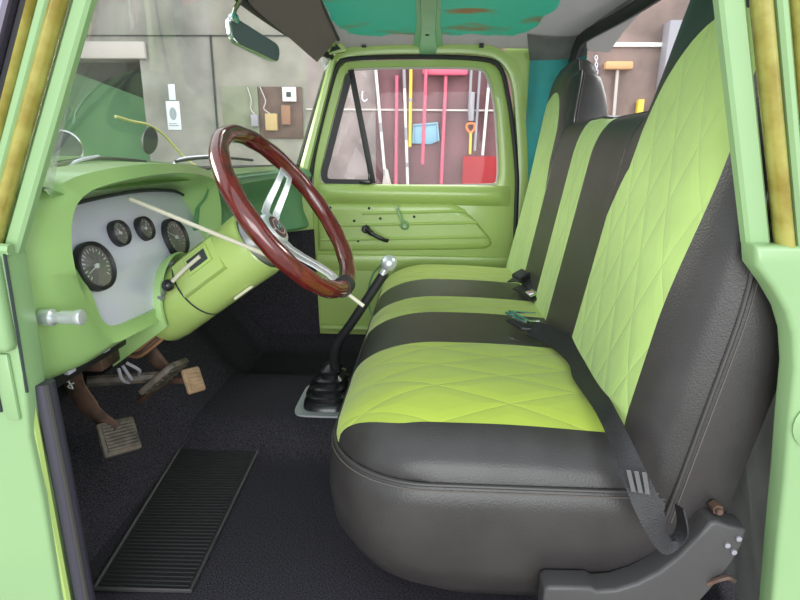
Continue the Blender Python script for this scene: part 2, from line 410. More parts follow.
bm = nb(); tube(bm, crom([(-1.72, 4.715, 1.39), (-1.69, 4.71, 1.28), (-1.70, 4.71, 1.2), (-1.66, 4.70, 1.145)], 16), 0.005, 6)
obj('electric_wire', bm, 'lathe', label='pale wire dropping into the grey switch box', cat='wire')
bm = nb(); tube(bm, crom([(-1.60, 4.715, 1.395), (-1.55, 4.70, 1.27), (-1.57, 4.70, 1.2), (-1.51, 4.69, 1.155)], 16), 0.005, 6)
obj('electric_wire', bm, 'lathe', label='pale looping wire dropping into the yellow junction box', cat='wire')

# tools hung on the wall
TG = 'long handled tools hung on the garage wall'
def pole(name, label, a, b, mt, r=0.014, bands=(), extra=None, cat='tool', y=4.715):
    t = thing(name, label, cat, (b[0], 4.70, b[1]), TG)
    A = V((a[0], y, a[1])); B = V((b[0], y, b[1]))
    bm = nb(); tube(bm, [A, A.lerp(B, 0.5), B], r, 10); obj('handle', bm, mt, t)
    for f0, f1, mm in bands:
        bm = nb(); tube(bm, [A.lerp(B, f0), A.lerp(B, f1)], r*1.15, 10); obj('band', bm, mm, t)
    if extra: extra(t, A, B)
    return t
def squeegee(t, A, B):
    bm = nb(); prism(bm, [(B.x-0.01, 4.70, B.z+0.13), (B.x+0.02, 4.70, B.z+0.13), (B.x+0.06, 4.70, B.z-0.03), (B.x-0.035, 4.70, B.z-0.03)], (0, 0.03, 0), 0.005); obj('brush_head', bm, 'lathe', t)
pole('long_brush', 'white handled brush with pale fan head, nearest the vent window', (-0.50, 1.6), (-0.40, 0.52), 'white', bands=((0.48, 0.56, 'grey'), (0.88, 0.94, 'grey')), extra=squeegee, cat='brush')
pole('tool_handle', 'thin faded red pole between two white handled tools', (-0.298, 1.5), (-0.298, 0.48), 'pink', 0.016, cat='pole')
pole('banded_pole', 'white pole with grey bands just left of the yellow pole', (-0.235, 1.62), (-0.18, 0.46), 'white', bands=((0.05, 0.2, 'grey'), (0.5, 0.6, 'grey'), (0.78, 0.82, 'grey')), cat='pole')
pole('yellow_pole', 'short yellow pole with a grey band', (-0.167, 1.62), (-0.166, 0.86), 'yellow', 0.016, bands=((0.42, 0.46, 'grey'),), cat='pole')
pole('tool_handle', 'pink pole hanging in front of the pale blue dustpan', (-0.026, 1.55), (-0.04, 0.70), 'pink', 0.016, cat='pole', y=4.645)
def rake_head(t, A, B):
    bm = nb(); box(bm, (-0.06, 4.67, 1.50), (0.36, 4.73, 1.575), 0.02); obj('broom_head', bm, 'pink', t)
pole('push_broom', 'red push broom hung head up, right of the blue dustpan', (0.16, 1.5), (0.145, 0.46), 'pink', 0.017, extra=rake_head, cat='broom')
t = thing('dustpan', 'pale blue dustpan hung flat on the brown wall', 'dustpan', (-0.02, 4.72, 0.9))
bm = nb(); prism(bm, [(-0.14, 4.742, 1.06), (0.09, 4.742, 1.08), (0.108, 4.742, 0.92), (0.03, 4.742, 0.885), (-0.145, 4.742, 0.895)], (0, -0.012, 0), 0.003); obj('pan', bm, 'bluegrey', t)
bm = nb(); tube(bm, [(-0.137, 4.728, 0.895), (-0.132, 4.728, 1.06), (0.09, 4.728, 1.08), (0.108, 4.728, 0.92)], 0.012, 8); obj('rim', bm, 'bluegrey', t)
t = thing('hand_brush', 'grey bristled brush hanging at the right end of the red broom head', 'brush', (0.40, 4.72, 1.1), TG)
bm = nb(); tube(bm, [(0.392, 4.72, 1.55), (0.392, 4.72, 1.14)], 0.014, 8); obj('handle', bm, 'grey', t)
bm = nb(); box(bm, (0.385, 4.69, 1.10), (0.435, 4.74, 1.36), 0.012); obj('bristles', bm, 'grey', t)
pole('tool_handle', 'slim grey pole standing just above the red shovel', (0.475, 1.6), (0.458, 0.83), 'grey', 0.013, cat='pole', y=4.72)
pole('tool_handle', 'white topped pole at the right edge of the door window', (0.565, 1.55), (0.535, 0.79), 'white', 0.014, bands=((0.0, 0.2, 'grey'),), cat='pole')
t = thing('shovel', 'red scoop shovel with an orange grip, low on the wall', 'shovel', (0.53, 4.72, 0.35))
bm = nb()
rings = []
for k in range(7):
    z = lerp(0.78, 0.36, k/6); hw = 0.185
    rings.append([V((0.535+hw*s, 4.72+0.05*(1-abs(s))**0.5*0-0.045*math.cos(s*1.2)*1.0+0.02*(k/6), z)) for s in [q/8-1 for q in range(17)]])
loft(bm, rings, False); bmesh.ops.solidify(bm, geom=bm.faces[:], thickness=0.008); obj('scoop', bm, 'red', t)
bm = nb(); tube(bm, [(0.415, 4.715, 0.80), (0.412, 4.715, 1.0)], 0.013, 8); obj('shaft', bm, 'yellow', t)
bm = nb(); tube(bm, crom([(0.412, 4.715, 0.99), (0.375, 4.715, 1.03), (0.38, 4.715, 1.075), (0.44, 4.715, 1.075), (0.445, 4.715, 1.03), (0.412, 4.715, 0.99)], 24), 0.012, 8); obj('grip', bm, 'orange', t)
bm = nb(); tube(bm, crom([(-0.62, 4.74, 1.36), (-0.62, 4.70, 1.35), (-0.62, 4.69, 1.29), (-0.60, 4.69, 1.27), (-0.575, 4.70, 1.29)], 18), 0.007, 6)
obj('wall_hook', bm, 'steel', label='small empty metal hook beside the vent window', cat='hook')
# behind the rear window
t = thing('push_broom', 'tan bristled push broom hung head up behind the rear window', 'broom', (1.73, 4.70, 0.7), TG)
bm = nb(); tube(bm, [(1.725, 4.71, 1.57), (1.75, 4.71, 0.7)], 0.015, 8); obj('handle', bm, 'lathe', t)
bm = nb(); box(bm, (1.60, 4.66, 1.555), (1.85, 4.74, 1.625), 0.018); obj('broom_head', bm, 'tan', t)
t = thing('hanging_chain', 'red tagged chain hung left of the tan broom', 'chain', (1.54, 4.72, 1.4))
for k in range(6):
    bm = nb(); c_ = V((1.525+0.004*k, 4.72, 1.66-0.03*k)); q = [c_+V((0.012*math.cos(a)*(k % 2 == 0), 0.012*math.cos(a)*(k % 2 == 1), 0.02*math.sin(a))) for a in [2*math.pi*i/14 for i in range(15)]]
    tube(bm, q, 0.004, 6, cap=False); obj('link', bm, 'steel', t)
bm = nb(); box(bm, (1.53, 4.70, 1.38), (1.565, 4.73, 1.49), 0.006); obj('tag', bm, 'red', t)
bm = nb(); box(bm, (1.93, 4.66, 0.7), (1.985, 4.72, 1.30), 0.006)
obj('timber_post', bm, 'yellow', label='short yellow timber post right of the tan broom', cat='post')
bm = nb(); box(bm, (1.5, 4.25, GZ), (3.2, 4.64, 1.13), 0.01)
obj('storage_chest', bm, 'grey', label='grey storage chest against the wall behind the rear window', cat='chest')

# ================================================================== CAB SHELL (setting)
# floor with carpet
def floor_z(x, y):
    z = 0.0
    hump = math.exp(-((y-0.80)/0.17)**2*1.0)
    z += 0.055*sm((0.3-abs(y-0.86))/0.16)
    z += 0.055*sm((y-1.38)/0.10)
    if x < -0.66: z += (-0.66-x)*1.25
    return z
bm = nb(); rings = []
for i in range(46):
    x = lerp(0.66, -0.90, i/45)
    rings.append([V((x, y, floor_z(x, y))) for y in [lerp(-0.005, 1.49, j/50) for j in range(51)]])
loft(bm, rings, False)
obj('floor', bm, 'carpet', kind='structure', label='black carpeted cab floor rising to the toe board', cat='floor')
bm = nb(); box(bm, (-0.98, 0.0, 0.05), (-0.90, 1.48, 0.72))
obj('wall_front_cab', bm, 'carpet', kind='structure', label='black lined firewall behind the pedals', cat='wall')
bm = nb(); prism(bm, [(-0.44, 1.462, 0.05), (-0.452, 1.462, 0.50), (-0.60, 1.462, 0.48), (-0.90, 1.462, 0.48), (-0.90, 1.462, 0.05)], (0, 0.03, 0), 0.004)
obj('wall_kick_right', bm, 'carpet', kind='structure', label='black kick panel ahead of the passenger door', cat='wall')

bm = nb(); prism(bm, [(-0.452, 1.468, 0.48), (-0.456, 1.468, 0.74), (-0.90, 1.468, 0.74), (-0.90, 1.468, 0.46), (-0.60, 1.468, 0.46)], (0, 0.03, 0), 0.003)
obj('wall_cowl_right', bm, 'paint', kind='structure', label='green cowl side between dashboard and passenger door', cat='wall')

# roof
def roof_z(x, y):
    a = abs(y-0.74)/0.74; b = (x-0.12)/0.52
    return 1.265-0.085*a**3.2-0.012*abs(b)**3.0-0.008*max(0, -b)**3.0
bm = nb(); rings = []
for i in range(30):
    x = lerp(-0.36, 0.66, i/29)
    rings.append([V((x, y, roof_z(x, y))) for y in [lerp(0.0, 1.485, j/40) for j in range(41)]])
loft(bm, rings, False); bmesh.ops.solidify(bm, geom=bm.faces[:], thickness=-0.02)
roof = obj('ceiling', bm, 'roof', kind='structure', label='cab roof of worn teal paint with rust and grey primer', cat='roof')
# roof bow
bm = nb(); rings = []
for j in range(26):
    y = lerp(0.02, 1.47, j/25); z = roof_z(-0.01, y)
    w0 = 0.026+0.010*sm((y-1.30)/0.17)
    rings.append([V((-0.005+s*w0, y, z-d)) for s, d in ((-1.5, 0.004), (-1, 0.006), (-0.85, 0.03), (0.85, 0.03), (1, 0.006), (1.5, 0.004), (1.5, -0.002), (-1.5, -0.002))])
loft(bm, rings, True, True, True)
bow = obj('trim_8', bm, 'paint_teal', kind='structure', label='sea green roof bow running across the ceiling', cat='roof bow')
bm = nb(); lathe(bm, [(0.007, 0), (0.007, 0.002)], (-0.008, 1.33, roof_z(-0.01, 1.33)-0.0325), (0, 0, 1), 12); obj('bolt_hole', bm, 'dark', bow)
# windshield header
bm = nb(); pth = [(-0.35-0.10*(1-((y-0.74)/0.74)**2), y, 1.19+0.03*(1-((y-0.74)/0.74)**2)) for y in [lerp(0, 1.48, k/24) for k in range(25)]]
sweep(bm, [(0.03, -0.05), (0.03, 0.03), (-0.02, 0.02), (-0.03, -0.02)], pth, (0, 0, 1))
obj('trim_9', bm, 'paint', kind='structure', label='green header rail above the windshield', cat='rail')

# passenger side rail over the door, running down the rear post
railp = crom([(-0.385, 1.475, 1.06), (-0.362, 1.475, 1.105), (-0.315, 1.475, 1.155), (-0.22, 1.475, 1.170), (-0.035, 1.475, 1.175), (0.18, 1.475, 1.172), (0.27, 1.475, 1.145), (0.325, 1.475, 1.07), (0.35, 1.475, 0.93), (0.375, 1.475, 0.72), (0.385, 1.475, 0.5), (0.385, 1.475, 0.06)], 70)
bm = nb(); sweep(bm, [(-0.022, -0.02), (-0.018, 0.012), (0.0, 0.016), (0.018, 0.012), (0.024, -0.02)], railp, (0, 0, 1))
obj('trim_10', bm, 'paint', kind='structure', label='green rail framing the top and rear of the passenger door', cat='rail')
sealp = [V((p.x, 1.462, p.z)) for p in crom([(-0.452, 1.47, 0.60), (-0.450, 1.47, 0.75), (-0.36, 1.47, 1.07), (-0.335, 1.47, 1.115), (-0.295, 1.47, 1.137), (-0.035, 1.47, 1.145), (0.20, 1.47, 1.137), (0.265, 1.47, 1.105), (0.295, 1.47, 1.02), (0.322, 1.47, 0.90), (0.35, 1.47, 0.72), (0.355, 1.47, 0.60), (0.36, 1.47, 0.45)], 70)]
bm = nb(); tube(bm, sealp, 0.0085, 8)
obj('trim_11', bm, 'rubber', kind='structure', label='black rubber seal around the passenger door', cat='seal')
bm = nb(); prism(bm, [(0.27, 1.490, 1.20), (0.40, 1.490, 1.20), (0.40, 1.490, 0.95), (0.365, 1.490, 0.95), (0.345, 1.490, 1.06), (0.30, 1.490, 1.13)], (0, 0.012, 0)); obj('trim_31', bm, 'paint', kind='structure', label='green corner gusset behind the upper rear door rail', cat='gusset')
# small roof clips on the rail
for x in (-0.24, 0.19):
    bm = nb(); box(bm, (x-0.008, 1.452, 1.175), (x+0.008, 1.462, 1.20)); obj('trim_12' if x < 0 else 'trim_13', bm, 'rubber', kind='structure', label='small black clip on the green rail, %s the roof bow' % ('left of' if x < 0 else 'right of'), cat='clip')

# rear quarter and rear wall
def rear_x(y, z=0.0): return 0.66-0.11*abs((y-0.74)/0.70)**2.5-0.05*sm((z-0.7)/0.5)
bm = nb(); rings = []
ys = [(0.372, 1.475), (0.40, 1.473), (0.44, 1.468), (0.48, 1.455), (0.51, 1.435), (0.535, 1.41), (0.553, 1.38)]
for k in range(9):
    z = lerp(0.35, 1.16, k/8)
    rings.append([V((x, y, z)) for x, y in ys])
loft(bm, rings, False); bmesh.ops.solidify(bm, geom=bm.faces[:], thickness=-0.015)
obj('wall_rear_quarter', bm, 'teal', kind='structure', label='bare teal rear corner panel of the cab beside the passenger door', cat='panel')
bm = nb()
bmp = []
for k in range(5):
    z = 1.135+0.02*k
    bmp.append([V((x-0.002-0.008*k*(1-i/9), y-0.004-0.022*k*(1-i/6.5), z)) for i, (x, y) in enumerate(ys)])
loft(bm, bmp, False); bmesh.ops.solidify(bm, geom=bm.faces[:], thickness=-0.006)
obj('trim_14', bm, 'primer', kind='structure', label='grey primered roof edge above the teal corner panel', cat='roof edge')
# window opening in the rear wall, (y,z)
def rwl(off):
    base = [(1.395+off, 0.80-off), (1.405+off, 1.0), (1.40+off, 1.10), (1.375+off*0.8, 1.165+off*0.8), (1.28, 1.200+off), (0.74, 1.218+off), (0.20, 1.200+off), (0.105-off*0.8, 1.165+off*0.8), (0.08-off, 1.10), (0.075-off, 1.0), (0.085-off, 0.80-off), (0.74, 0.79-off)]
    return [V((rear_x(max(0.04, min(1.44, p[0])), p[1]), p[0], p[1])) for p in crom([V((q[0], q[1], 0)) for q in base], 96, True)]
bm = nb()
outer = []
for p in rwl(0.0):
    d = V((0, p.y-0.74, p.z-1.0)); 
    s = min(0.74/abs(d.y) if abs(d.y) > 1e-5 else 9, ((0.285 if d.z > 0 else 0.98)/abs(d.z)) if abs(d.z) > 1e-5 else 9)
    yy = 0.74+d.y*s; outer.append(V((rear_x(max(0.04, min(1.44, yy)), 1.0+d.z*s), yy, 1.0+d.z*s)))
loft(bm, [rwl(0.0), outer]); bmesh.ops.solidify(bm, geom=bm.faces[:], thickness=0.012)
obj('wall_rear', bm, 'primer', kind='structure', label='grey primered rear cab wall around the rear window', cat='wall')
rp_ = rwl(-0.004)
bm = nb(); 
sweep(bm, [(0.016*math.cos(a)-0.012*0, 0.02*math.sin(a)) for a in [2*math.pi*k/10 for k in range(10)]], [V((p.x-0.01, p.y, p.z)) for p in rp_], (1, 0, 0), closed_path=True)
w2 = obj('window_2', bm, 'rubber', kind='structure', label='rear window of the cab in a black rubber gasket', cat='window')
bm = nb(); q = rwl(-0.006); c0 = bm.verts.new((rear_x(0.74, 1.0), 0.74, 1.0)); vv = [bm.verts.new(p) for p in q]
for i in range(len(vv)): bm.faces.new((vv[i], vv[(i+1) % len(vv)], c0))
obj('pane', bm, 'glass', w2)

# windshield
def ws_base(y): a = 1-((y-0.74)/0.72)**2; return V((-0.505-0.27*max(a, 0)**0.8, y, 0.742))
def ws_top(y): a = 1-((y-0.74)/0.72)**2; return V((-0.365-0.12*max(a, 0)**0.9, y, 1.145+0.03*max(a, 0)))
bm = nb(); yy = [0.74-0.732*math.cos(math.pi*k/36) for k in range(37)]
loft(bm, [[ws_base(y).lerp(ws_top(y), t) for y in yy] for t in (0, 0.25, 0.5, 0.75, 1)], False)
win = obj('window_1', bm, 'windshield', kind='structure', label='curved dusty windshield of the truck', cat='window')
per = [ws_base(y) for y in yy]+[ws_base(yy[-1]).lerp(ws_top(yy[-1]), t) for t in (0.2, 0.4, 0.6, 0.8)]+[ws_top(y) for y in reversed(yy)]+[ws_base(yy[0]).lerp(ws_top(yy[0]), t) for t in (0.8, 0.6, 0.4, 0.2)]
bm = nb(); pc = [V(p) for p in per[8:37+4+34]]
sweep(bm, [(0.012*math.cos(a), 0.012*math.sin(a)) for a in [2*math.pi*k/8 for k in range(8)]], pc, (1, 0, 0.3))
obj('gasket', bm, 'rubber', win)
# far A pillar between windshield and door
bm = nb(); rings = []
for t in [k/12 for k in range(13)]:
    a = V((-0.515, 1.455, 0.70)).lerp(V((-0.375, 1.455, 1.13)), t); b = V((-0.455, 1.46, 0.70)).lerp(V((-0.335, 1.46, 1.13)), t)
    rings.append([a+V((0, 0.05, 0)), a+V((0.004, 0, 0)), a.lerp(b, 0.35)+V((0, -0.014, 0)), a.lerp(b, 0.65)+V((0, -0.014, 0)), b+V((-0.006, 0.004, 0)), b+V((0, 0.05, 0))])
loft(bm, rings, True, True, True)
obj('trim_15', bm, 'paint', kind='structure', label='green windshield pillar ahead of the passenger door', cat='pillar')
# gusset with hole + clear clip at the top of that pillar
bm = nb(); prism(bm, [(-0.400, 1.43, 1.138), (-0.300, 1.43, 1.160), (-0.337, 1.43, 1.208)], (0, 0.015, 0), 0.003)
gs = obj('trim_16', bm, 'paint', kind='structure', label='small green corner gusset with a dark hole by the sun visor', cat='gusset')
bm = nb(); prism(bm, [(-0.366, 1.428, 1.153), (-0.322, 1.428, 1.165), (-0.344, 1.428, 1.188)], (0, 0.004, 0)); obj('opening', bm, 'dark', gs)
bm = nb(); prism(bm, [(-0.400, 1.425, 1.134), (-0.361, 1.425, 1.134), (-0.370, 1.425, 1.104), (-0.383, 1.425, 1.084), (-0.395, 1.425, 1.104)], (0, 0.012, 0), 0.003)
obj('lamp_lens', bm, 'clear', label='small clear plastic lens on top of the far windshield pillar', cat='lens')

# ---------------- near door posts
def strip_along(bm, a, b, w0, w1, y0, y1, round_=False, n=10):
    """bar lying between lines offset w0..w1 in x from the line a-b, from depth y0 to y1"""
    rings = []
    for k in range(n+1):
        p = V(a).lerp(V(b), k/n)
        x0, x1 = p.x+w0, p.x+w1
        if round_:
            cx, cy, rx, ry = (x0+x1)/2, (y0+y1)/2, abs(x1-x0)/2, abs(y1-y0)/2
            rings.append([V((cx+rx*math.cos(t), cy+ry*math.sin(t), p.z)) for t in [2*math.pi*i/12 for i in range(12)]])
        else:
            bx = min(0.004, abs(x1-x0)*0.3); s = 1 if x1 > x0 else -1
            rings.append([V((x0, y1, p.z)), V((x0, y0+bx, p.z)), V((x0+s*bx, y0, p.z)), V((x1-s*bx, y0, p.z)), V((x1, y0+bx, p.z)), V((x1, y1, p.z))])
    loft(bm, rings, True, True, True)
A0, A1 = V((-0.547, 0, 0.665)), V((-0.292, 0, 1.205))
def astrip(name, w0, w1, y0, y1, mt, rnd, label, n, cat='pillar'):
    bm = nb(); strip_along(bm, A0, A1, w0, w1, y0, y1, rnd); obj('trim_%d' % n, bm, mt, kind='structure', label=label, cat=cat)
astrip('a', -0.023, 0.0, -0.010, 0.004, 'paint_cool', False, 'pale green windshield pillar at the left edge of the doorway', 17)
astrip('a', -0.041, -0.024, -0.028, 0.0, 'amber', True, 'amber weatherstrip bonded along the left windshield pillar', 18, 'weatherstrip')
astrip('a', -0.057, -0.041, -0.022, 0.02, 'paint_cool', False, 'narrow green flange left of the amber weatherstrip', 19, 'flange')
astrip('a', -0.065, -0.057, -0.030, 0.0, 'amber', True, 'thin amber edge seal on the left door post', 20, 'weatherstrip')
astrip('a', -0.080, -0.066, -0.02, 0.01, 'rubber', False, 'black rubber strip at the far left of the doorway', 21, 'weatherstrip')
astrip('a', -0.104, -0.081, -0.035, 0.0, 'purple', False, 'shiny violet tinted chrome strip at the far left edge', 22, 'strip')
# hinge post below
bm = nb(); prism(bm, [(-0.550, -0.03, 0.672), (-0.552, -0.03, 0.50), (-0.562, -0.03, 0.40), (-0.560, -0.03, 0.30), (-0.564, -0.03, 0.10), (-0.565, -0.03, -0.15), (-0.95, -0.03, -0.15), (-0.95, -0.03, 0.672)], (0, 0.045, 0), 0.006, 3)
hp = obj('trim_23', bm, 'paint_cool', kind='structure', label='pale green hinge post at the lower left of the doorway', cat='door post')
bm = nb(); box(bm, (-0.585, -0.036, 0.43), (-0.566, -0.029, 0.53), 0.003); obj('hinge_plate', bm, 'paint_cool', hp)
bm = nb(); box(bm, (-0.90, -0.048, 0.535), (-0.552, -0.025, 0.672), 0.010, seg=4); obj('door_check_pad', bm, 'paint_cool', hp)
bm = nb(); box(bm, (-0.72, -0.033, 0.44), (-0.592, -0.0285, 0.515), 0.002); obj('hinge_slot', bm, 'dark', hp)
bm = nb(); tube(bm, [(-0.549, -0.028, 0.668), (-0.551, -0.028, 0.56), (-0.555, -0.026, 0.47)], 0.0022, 6); obj('panel_seam', bm, 'dark', hp)
bm = nb(); tube(bm, [(-0.75, -0.030, 0.678), (-0.60, -0.032, 0.676), (-0.545, -0.022, 0.672)], 0.008, 8); obj('ledge', bm, 'paint_cool', hp)
bm = nb(); tube(bm, [(-0.566, -0.012, 0.47), (-0.566, -0.012, 0.30), (-0.566, -0.012, 0.10), (-0.562, -0.012, -0.1)], 0.008, 8); obj('edge_flange', bm, 'paint', hp)
bm = nb(); tube(bm, crom([(-0.552, 0.004, 0.472), (-0.550, 0.004, 0.40), (-0.548, 0.004, 0.30), (-0.547, 0.004, 0.2), (-0.546, 0.004, 0.08), (-0.542, 0.004, 0.0)], 30), 0.0145, 10)
M['bind'] = mat('dark_binding', (0.045, 0.04, 0.06), 0.5)
cb = obj('carpet_binding', bm, M['bind'], label='black bound carpet edge running down the green hinge post', cat='edging')
bm = nb(); tube(bm, crom([(-0.541, -0.006, 0.472), (-0.539, -0.006, 0.40), (-0.537, -0.006, 0.30), (-0.536, -0.006, 0.2), (-0.535, -0.006, 0.08), (-0.531, -0.006, 0.0)], 30), 0.0035, 6); obj('piping', bm, 'piping', cb)

# rear door post
B0, B1 = V((0.402, 0, 0.695)), V((0.266, 0, 1.175))
def bstrip(w0, w1, y0, y1, mt, rnd, label, n, cat='pillar'):
    bm = nb(); strip_along(bm, B0, B1, w0, w1, y0, y1, rnd); obj('trim_%d' % n, bm, mt, kind='structure', label=label, cat=cat)
bstrip(0.0, 0.030, -0.012, 0.004, 'paint_cool', False, 'pale green rear door post beside the seat back', 24)
bstrip(0.032, 0.050, -0.034, 0.0, 'amber', True, 'amber weatherstrip down the rear door post', 25, 'weatherstrip')
bstrip(0.050, 0.063, -0.034, 0.02, 'paint_cool', False, 'narrow pale flange right of the amber weatherstrip', 26, 'flange')
bstrip(0.065, 0.084, -0.044, 0.0, 'amber', True, 'outer amber weatherstrip at the right edge of the doorway', 27, 'weatherstrip')
bstrip(0.084, 0.20, -0.04, 0.02, 'paint_cool', False, 'pale green outer face of the rear door post', 28)
bm = nb(); prism(bm, [V((p[0], -0.035, p[1])) for p in [(0.398, 0.697), (0.404, 0.672), (0.428, 0.645), (0.450, 0.615), (0.464, 0.585), (0.475, 0.54), (0.482, 0.47), (0.493, 0.38), (0.504, 0.27), (0.518, 0.149), (0.54, -0.15), (0.80, -0.15), (0.80, 0.697)]], (0, 0.037, 0), 0.007, 3)
bp_ = obj('trim_29', bm, 'paint_cool', kind='structure', label='green lock post below the weatherstrips on the right', cat='door post')
bm = nb(); lathe(bm, [(0.034, 0), (0.036, 0.004), (0.028, 0.007), (0.0, 0.007)], (0.522, -0.034, 0.462), (0, -1, 0), 24); obj('striker_dish', bm, 'paint_cool', bp_)
bm = nb(); lathe(bm, [(0.016, 0), (0.016, 0.012), (0.0, 0.014)], (0.522, -0.038, 0.468), (0, -1, 0), 16); obj('striker', bm, 'grey', bp_)
bm = nb(); box(bm, (-0.57, -0.03, -0.12), (0.52, 0.0, -0.035)); obj('trim_30', bm, 'paint', kind='structure', label='green door sill below the carpet', cat='sill')

# ================================================================== PASSENGER DOOR (setting)
def ploop(pts, y, n, closed=True): return [V((p.x, y, p.z)) for p in crom([(a, y, b) for a, b in pts], n, closed)]
do_ = [(-0.445, 0.04), (-0.452, 0.35), (-0.452, 0.62), (-0.442, 0.76), (-0.40, 0.93), (-0.352, 1.08), (-0.325, 1.118), (-0.28, 1.132), (-0.04, 1.138), (0.20, 1.138), (0.268, 1.112), (0.302, 1.03), (0.332, 0.90), (0.358, 0.72), (0.355, 0.50), (0.36, 0.30), (0.36, 0.04), (0.2, 0.035), (-0.04, 0.035), (-0.25, 0.035)]
wo_ = [(-0.418, 0.71), (-0.40, 0.78), (-0.355, 0.94), (-0.318, 1.06), (-0.304, 1.092), (-0.275, 1.104), (-0.07, 1.110), (0.165, 1.108), (0.21, 1.09), (0.235, 1.04), (0.256, 0.95), (0.274, 0.80), (0.279, 0.725), (0.274, 0.695), (0.25, 0.684), (-0.02, 0.676), (-0.25, 0.672), (-0.37, 0.672), (-0.408, 0.678)]
def radial(pts, cx, cz, n, y):
    """resample a loop by angle about a centre so that two loops can be lofted"""
    L = crom([(a, 0, b) for a, b in pts], 600, True); out = []
    ang = [(math.atan2(p.z-cz, p.x-cx), p) for p in L]
    for k in range(n):
        t = -math.pi+2*math.pi*k/n
        out.append(min(ang, key=lambda q: abs((q[0]-t+math.pi) % (2*math.pi)-math.pi))[1])
    return [V((p.x, y, p.z)) for p in out]
cx, cz = -0.05, 0.86
NN = 160
ro = radial(do_, cx, cz, NN, 1.478); ri = radial(wo_, cx, cz, NN, 1.478)
bm = nb()
def mixr(a, b, t, y): return [V((lerp(p.x, q.x, t), y, lerp(p.z, q.z, t))) for p, q in zip(a, b)]
loft(bm, [mixr(ro, ri, 0.0, 1.50), mixr(ro, ri, 0.0, 1.478), mixr(ro, ri, 0.12, 1.472), mixr(ro, ri, 0.6, 1.472), mixr(ro, ri, 0.86, 1.470), mixr(ro, ri, 0.93, 1.474), mixr(ro, ri, 1.0, 1.492), mixr(ro, ri, 1.0, 1.51)])
door = obj('door_1', bm, 'paint', kind='structure', label='lime green passenger door seen from inside the cab', cat='door', sharp=50)
# sill roll under the window
bm = nb(); rings = []
for k in range(30):
    x = lerp(-0.44, 0.335, k/29); f = quarter(min(k, 29-k)/4)
    rings.append([V((x, 1.474-b*f, lerp(0.640, 0.64+z, 1))) for b, z in ((0, 0.042), (0.012, 0.038), (0.024, 0.024), (0.028, 0.008), (0.024, -0.012), (0.012, -0.03), (0.0, -0.04))])
loft(bm, rings, False); obj('window_sill', bm, 'paint', door)
# recessed trim panel
def pan(off, y):
    base = [(-0.435+off, 0.60-off), (-0.35, 0.605-off), (-0.12, 0.608-off), (0.09, 0.612-off), (0.14-off*0.7, 0.598-off), (0.20-off, 0.545), (0.262-off, 0.475), (0.27-off, 0.45), (0.245-off, 0.432+off), (0.10, 0.424+off), (-0.18, 0.416+off), (-0.435+off, 0.41+off)]
    return [V((p.x, y, p.z)) for p in lin([(a, y, b) for a, b in base], 120, True)]
bm = nb(); loft(bm, [pan(0, 1.474), pan(0.004, 1.464), pan(0.012, 1.459), pan(0.03, 1.459)], True, False, True)
obj('inner_panel', bm, 'paint', door)
bm = nb(); 
for (xa, za, xb, zb) in ((-0.253, 0.567, 0.155, 0.583),): tube(bm, lin([(xa, 1.459, za), (xb, 1.459, zb)], 8), 0.006, 8)
obj('pressed_rib', bm, 'paint', door)
for q in ((-0.40, 0.516, 0.205, 0.538), (-0.42, 0.458, 0.245, 0.482)):
    bm = nb(); tube(bm, lin([(q[0], 1.459, q[1]), (q[2], 1.459, q[3])], 8), 0.006, 8); obj('pressed_rib', bm, 'paint', door)
bm = nb(); tube(bm, lin([(-0.425, 1.459, 0.555), (-0.36, 1.459, 0.56)], 5), 0.0045, 8); obj('pressed_rib', bm, 'paint', door)
for x, z in ((-0.225, 0.588), (-0.18, 0.548), (-0.285, 0.537), (-0.27, 0.456), (-0.165, 0.462), (-0.045, 0.557), (-0.38, 0.588)):
    bm = nb(); lathe(bm, [(0.0055, 0), (0.0055, 0.002), (0, 0.002)], (x, 1.4595, z), (0, -1, 0), 10); obj('screw_hole', bm, 'dark', door)
# lower ledge on the door
bm = nb(); rings = []
for k in range(24):
    x = lerp(-0.44, 0.35, k/23)
    rings.append([V((x, 1.474, 0.402)), V((x, 1.462, 0.396)), V((x, 1.458, 0.375)), V((x, 1.462, 0.35)), V((x, 1.472, 0.33))])
loft(bm, rings, False); obj('lower_bead', bm, 'paint', door)
bm = nb(); tube(bm, lin([(-0.43, 1.462, 0.085), (0.34, 1.462, 0.085)], 6), 0.014, 8); obj('bottom_flange', bm, 'paint', door)
# window seal, vent frame
sl = [V((p.x, 1.480, p.z)) for p in crom([(a, 0, b) for a, b in wo_], 120, True)]
bm = nb(); sweep(bm, [(0.006*math.cos(a), 0.006*math.sin(a)) for a in [2*math.pi*k/8 for k in range(8)]], sl, (0, -1, 0), closed_path=True); obj('window_seal', bm, 'lathe', door)
def flat(bm, pts, hw, y, th=0.012):
    for a, b in zip(pts[:-1], pts[1:]):
        a, b = V((a[0], y, a[1])), V((b[0], y, b[1])); d = (b-a).normalized(); s = V((-d.z, 0, d.x))*hw
        prism(bm, [a-s-d*hw*0.6, b-s+d*hw*0.6, b+s+d*hw*0.6, a+s-d*hw*0.6], (0, th, 0), 0.003)
bm = nb(); sweep(bm, [(-0.006, -0.012), (0.006, -0.012), (0.006, 0.012), (-0.006, 0.012)], crom([(-0.225, 1.476, 0.687), (-0.36, 1.476, 0.687), (-0.395, 1.476, 0.692), (-0.404, 1.476, 0.72), (-0.385, 1.476, 0.79), (-0.345, 1.476, 0.93), (-0.312, 1.476, 1.04), (-0.300, 1.476, 1.08), (-0.28, 1.476, 1.085)], 50), (0, 1, 0))
vf = obj('vent_frame', bm, 'rubber', door)
bm = nb(); flat(bm, [(-0.292, 1.095), (-0.212, 0.69)], 0.011, 1.470, 0.014); obj('divider_bar', bm, 'rubber', vf)
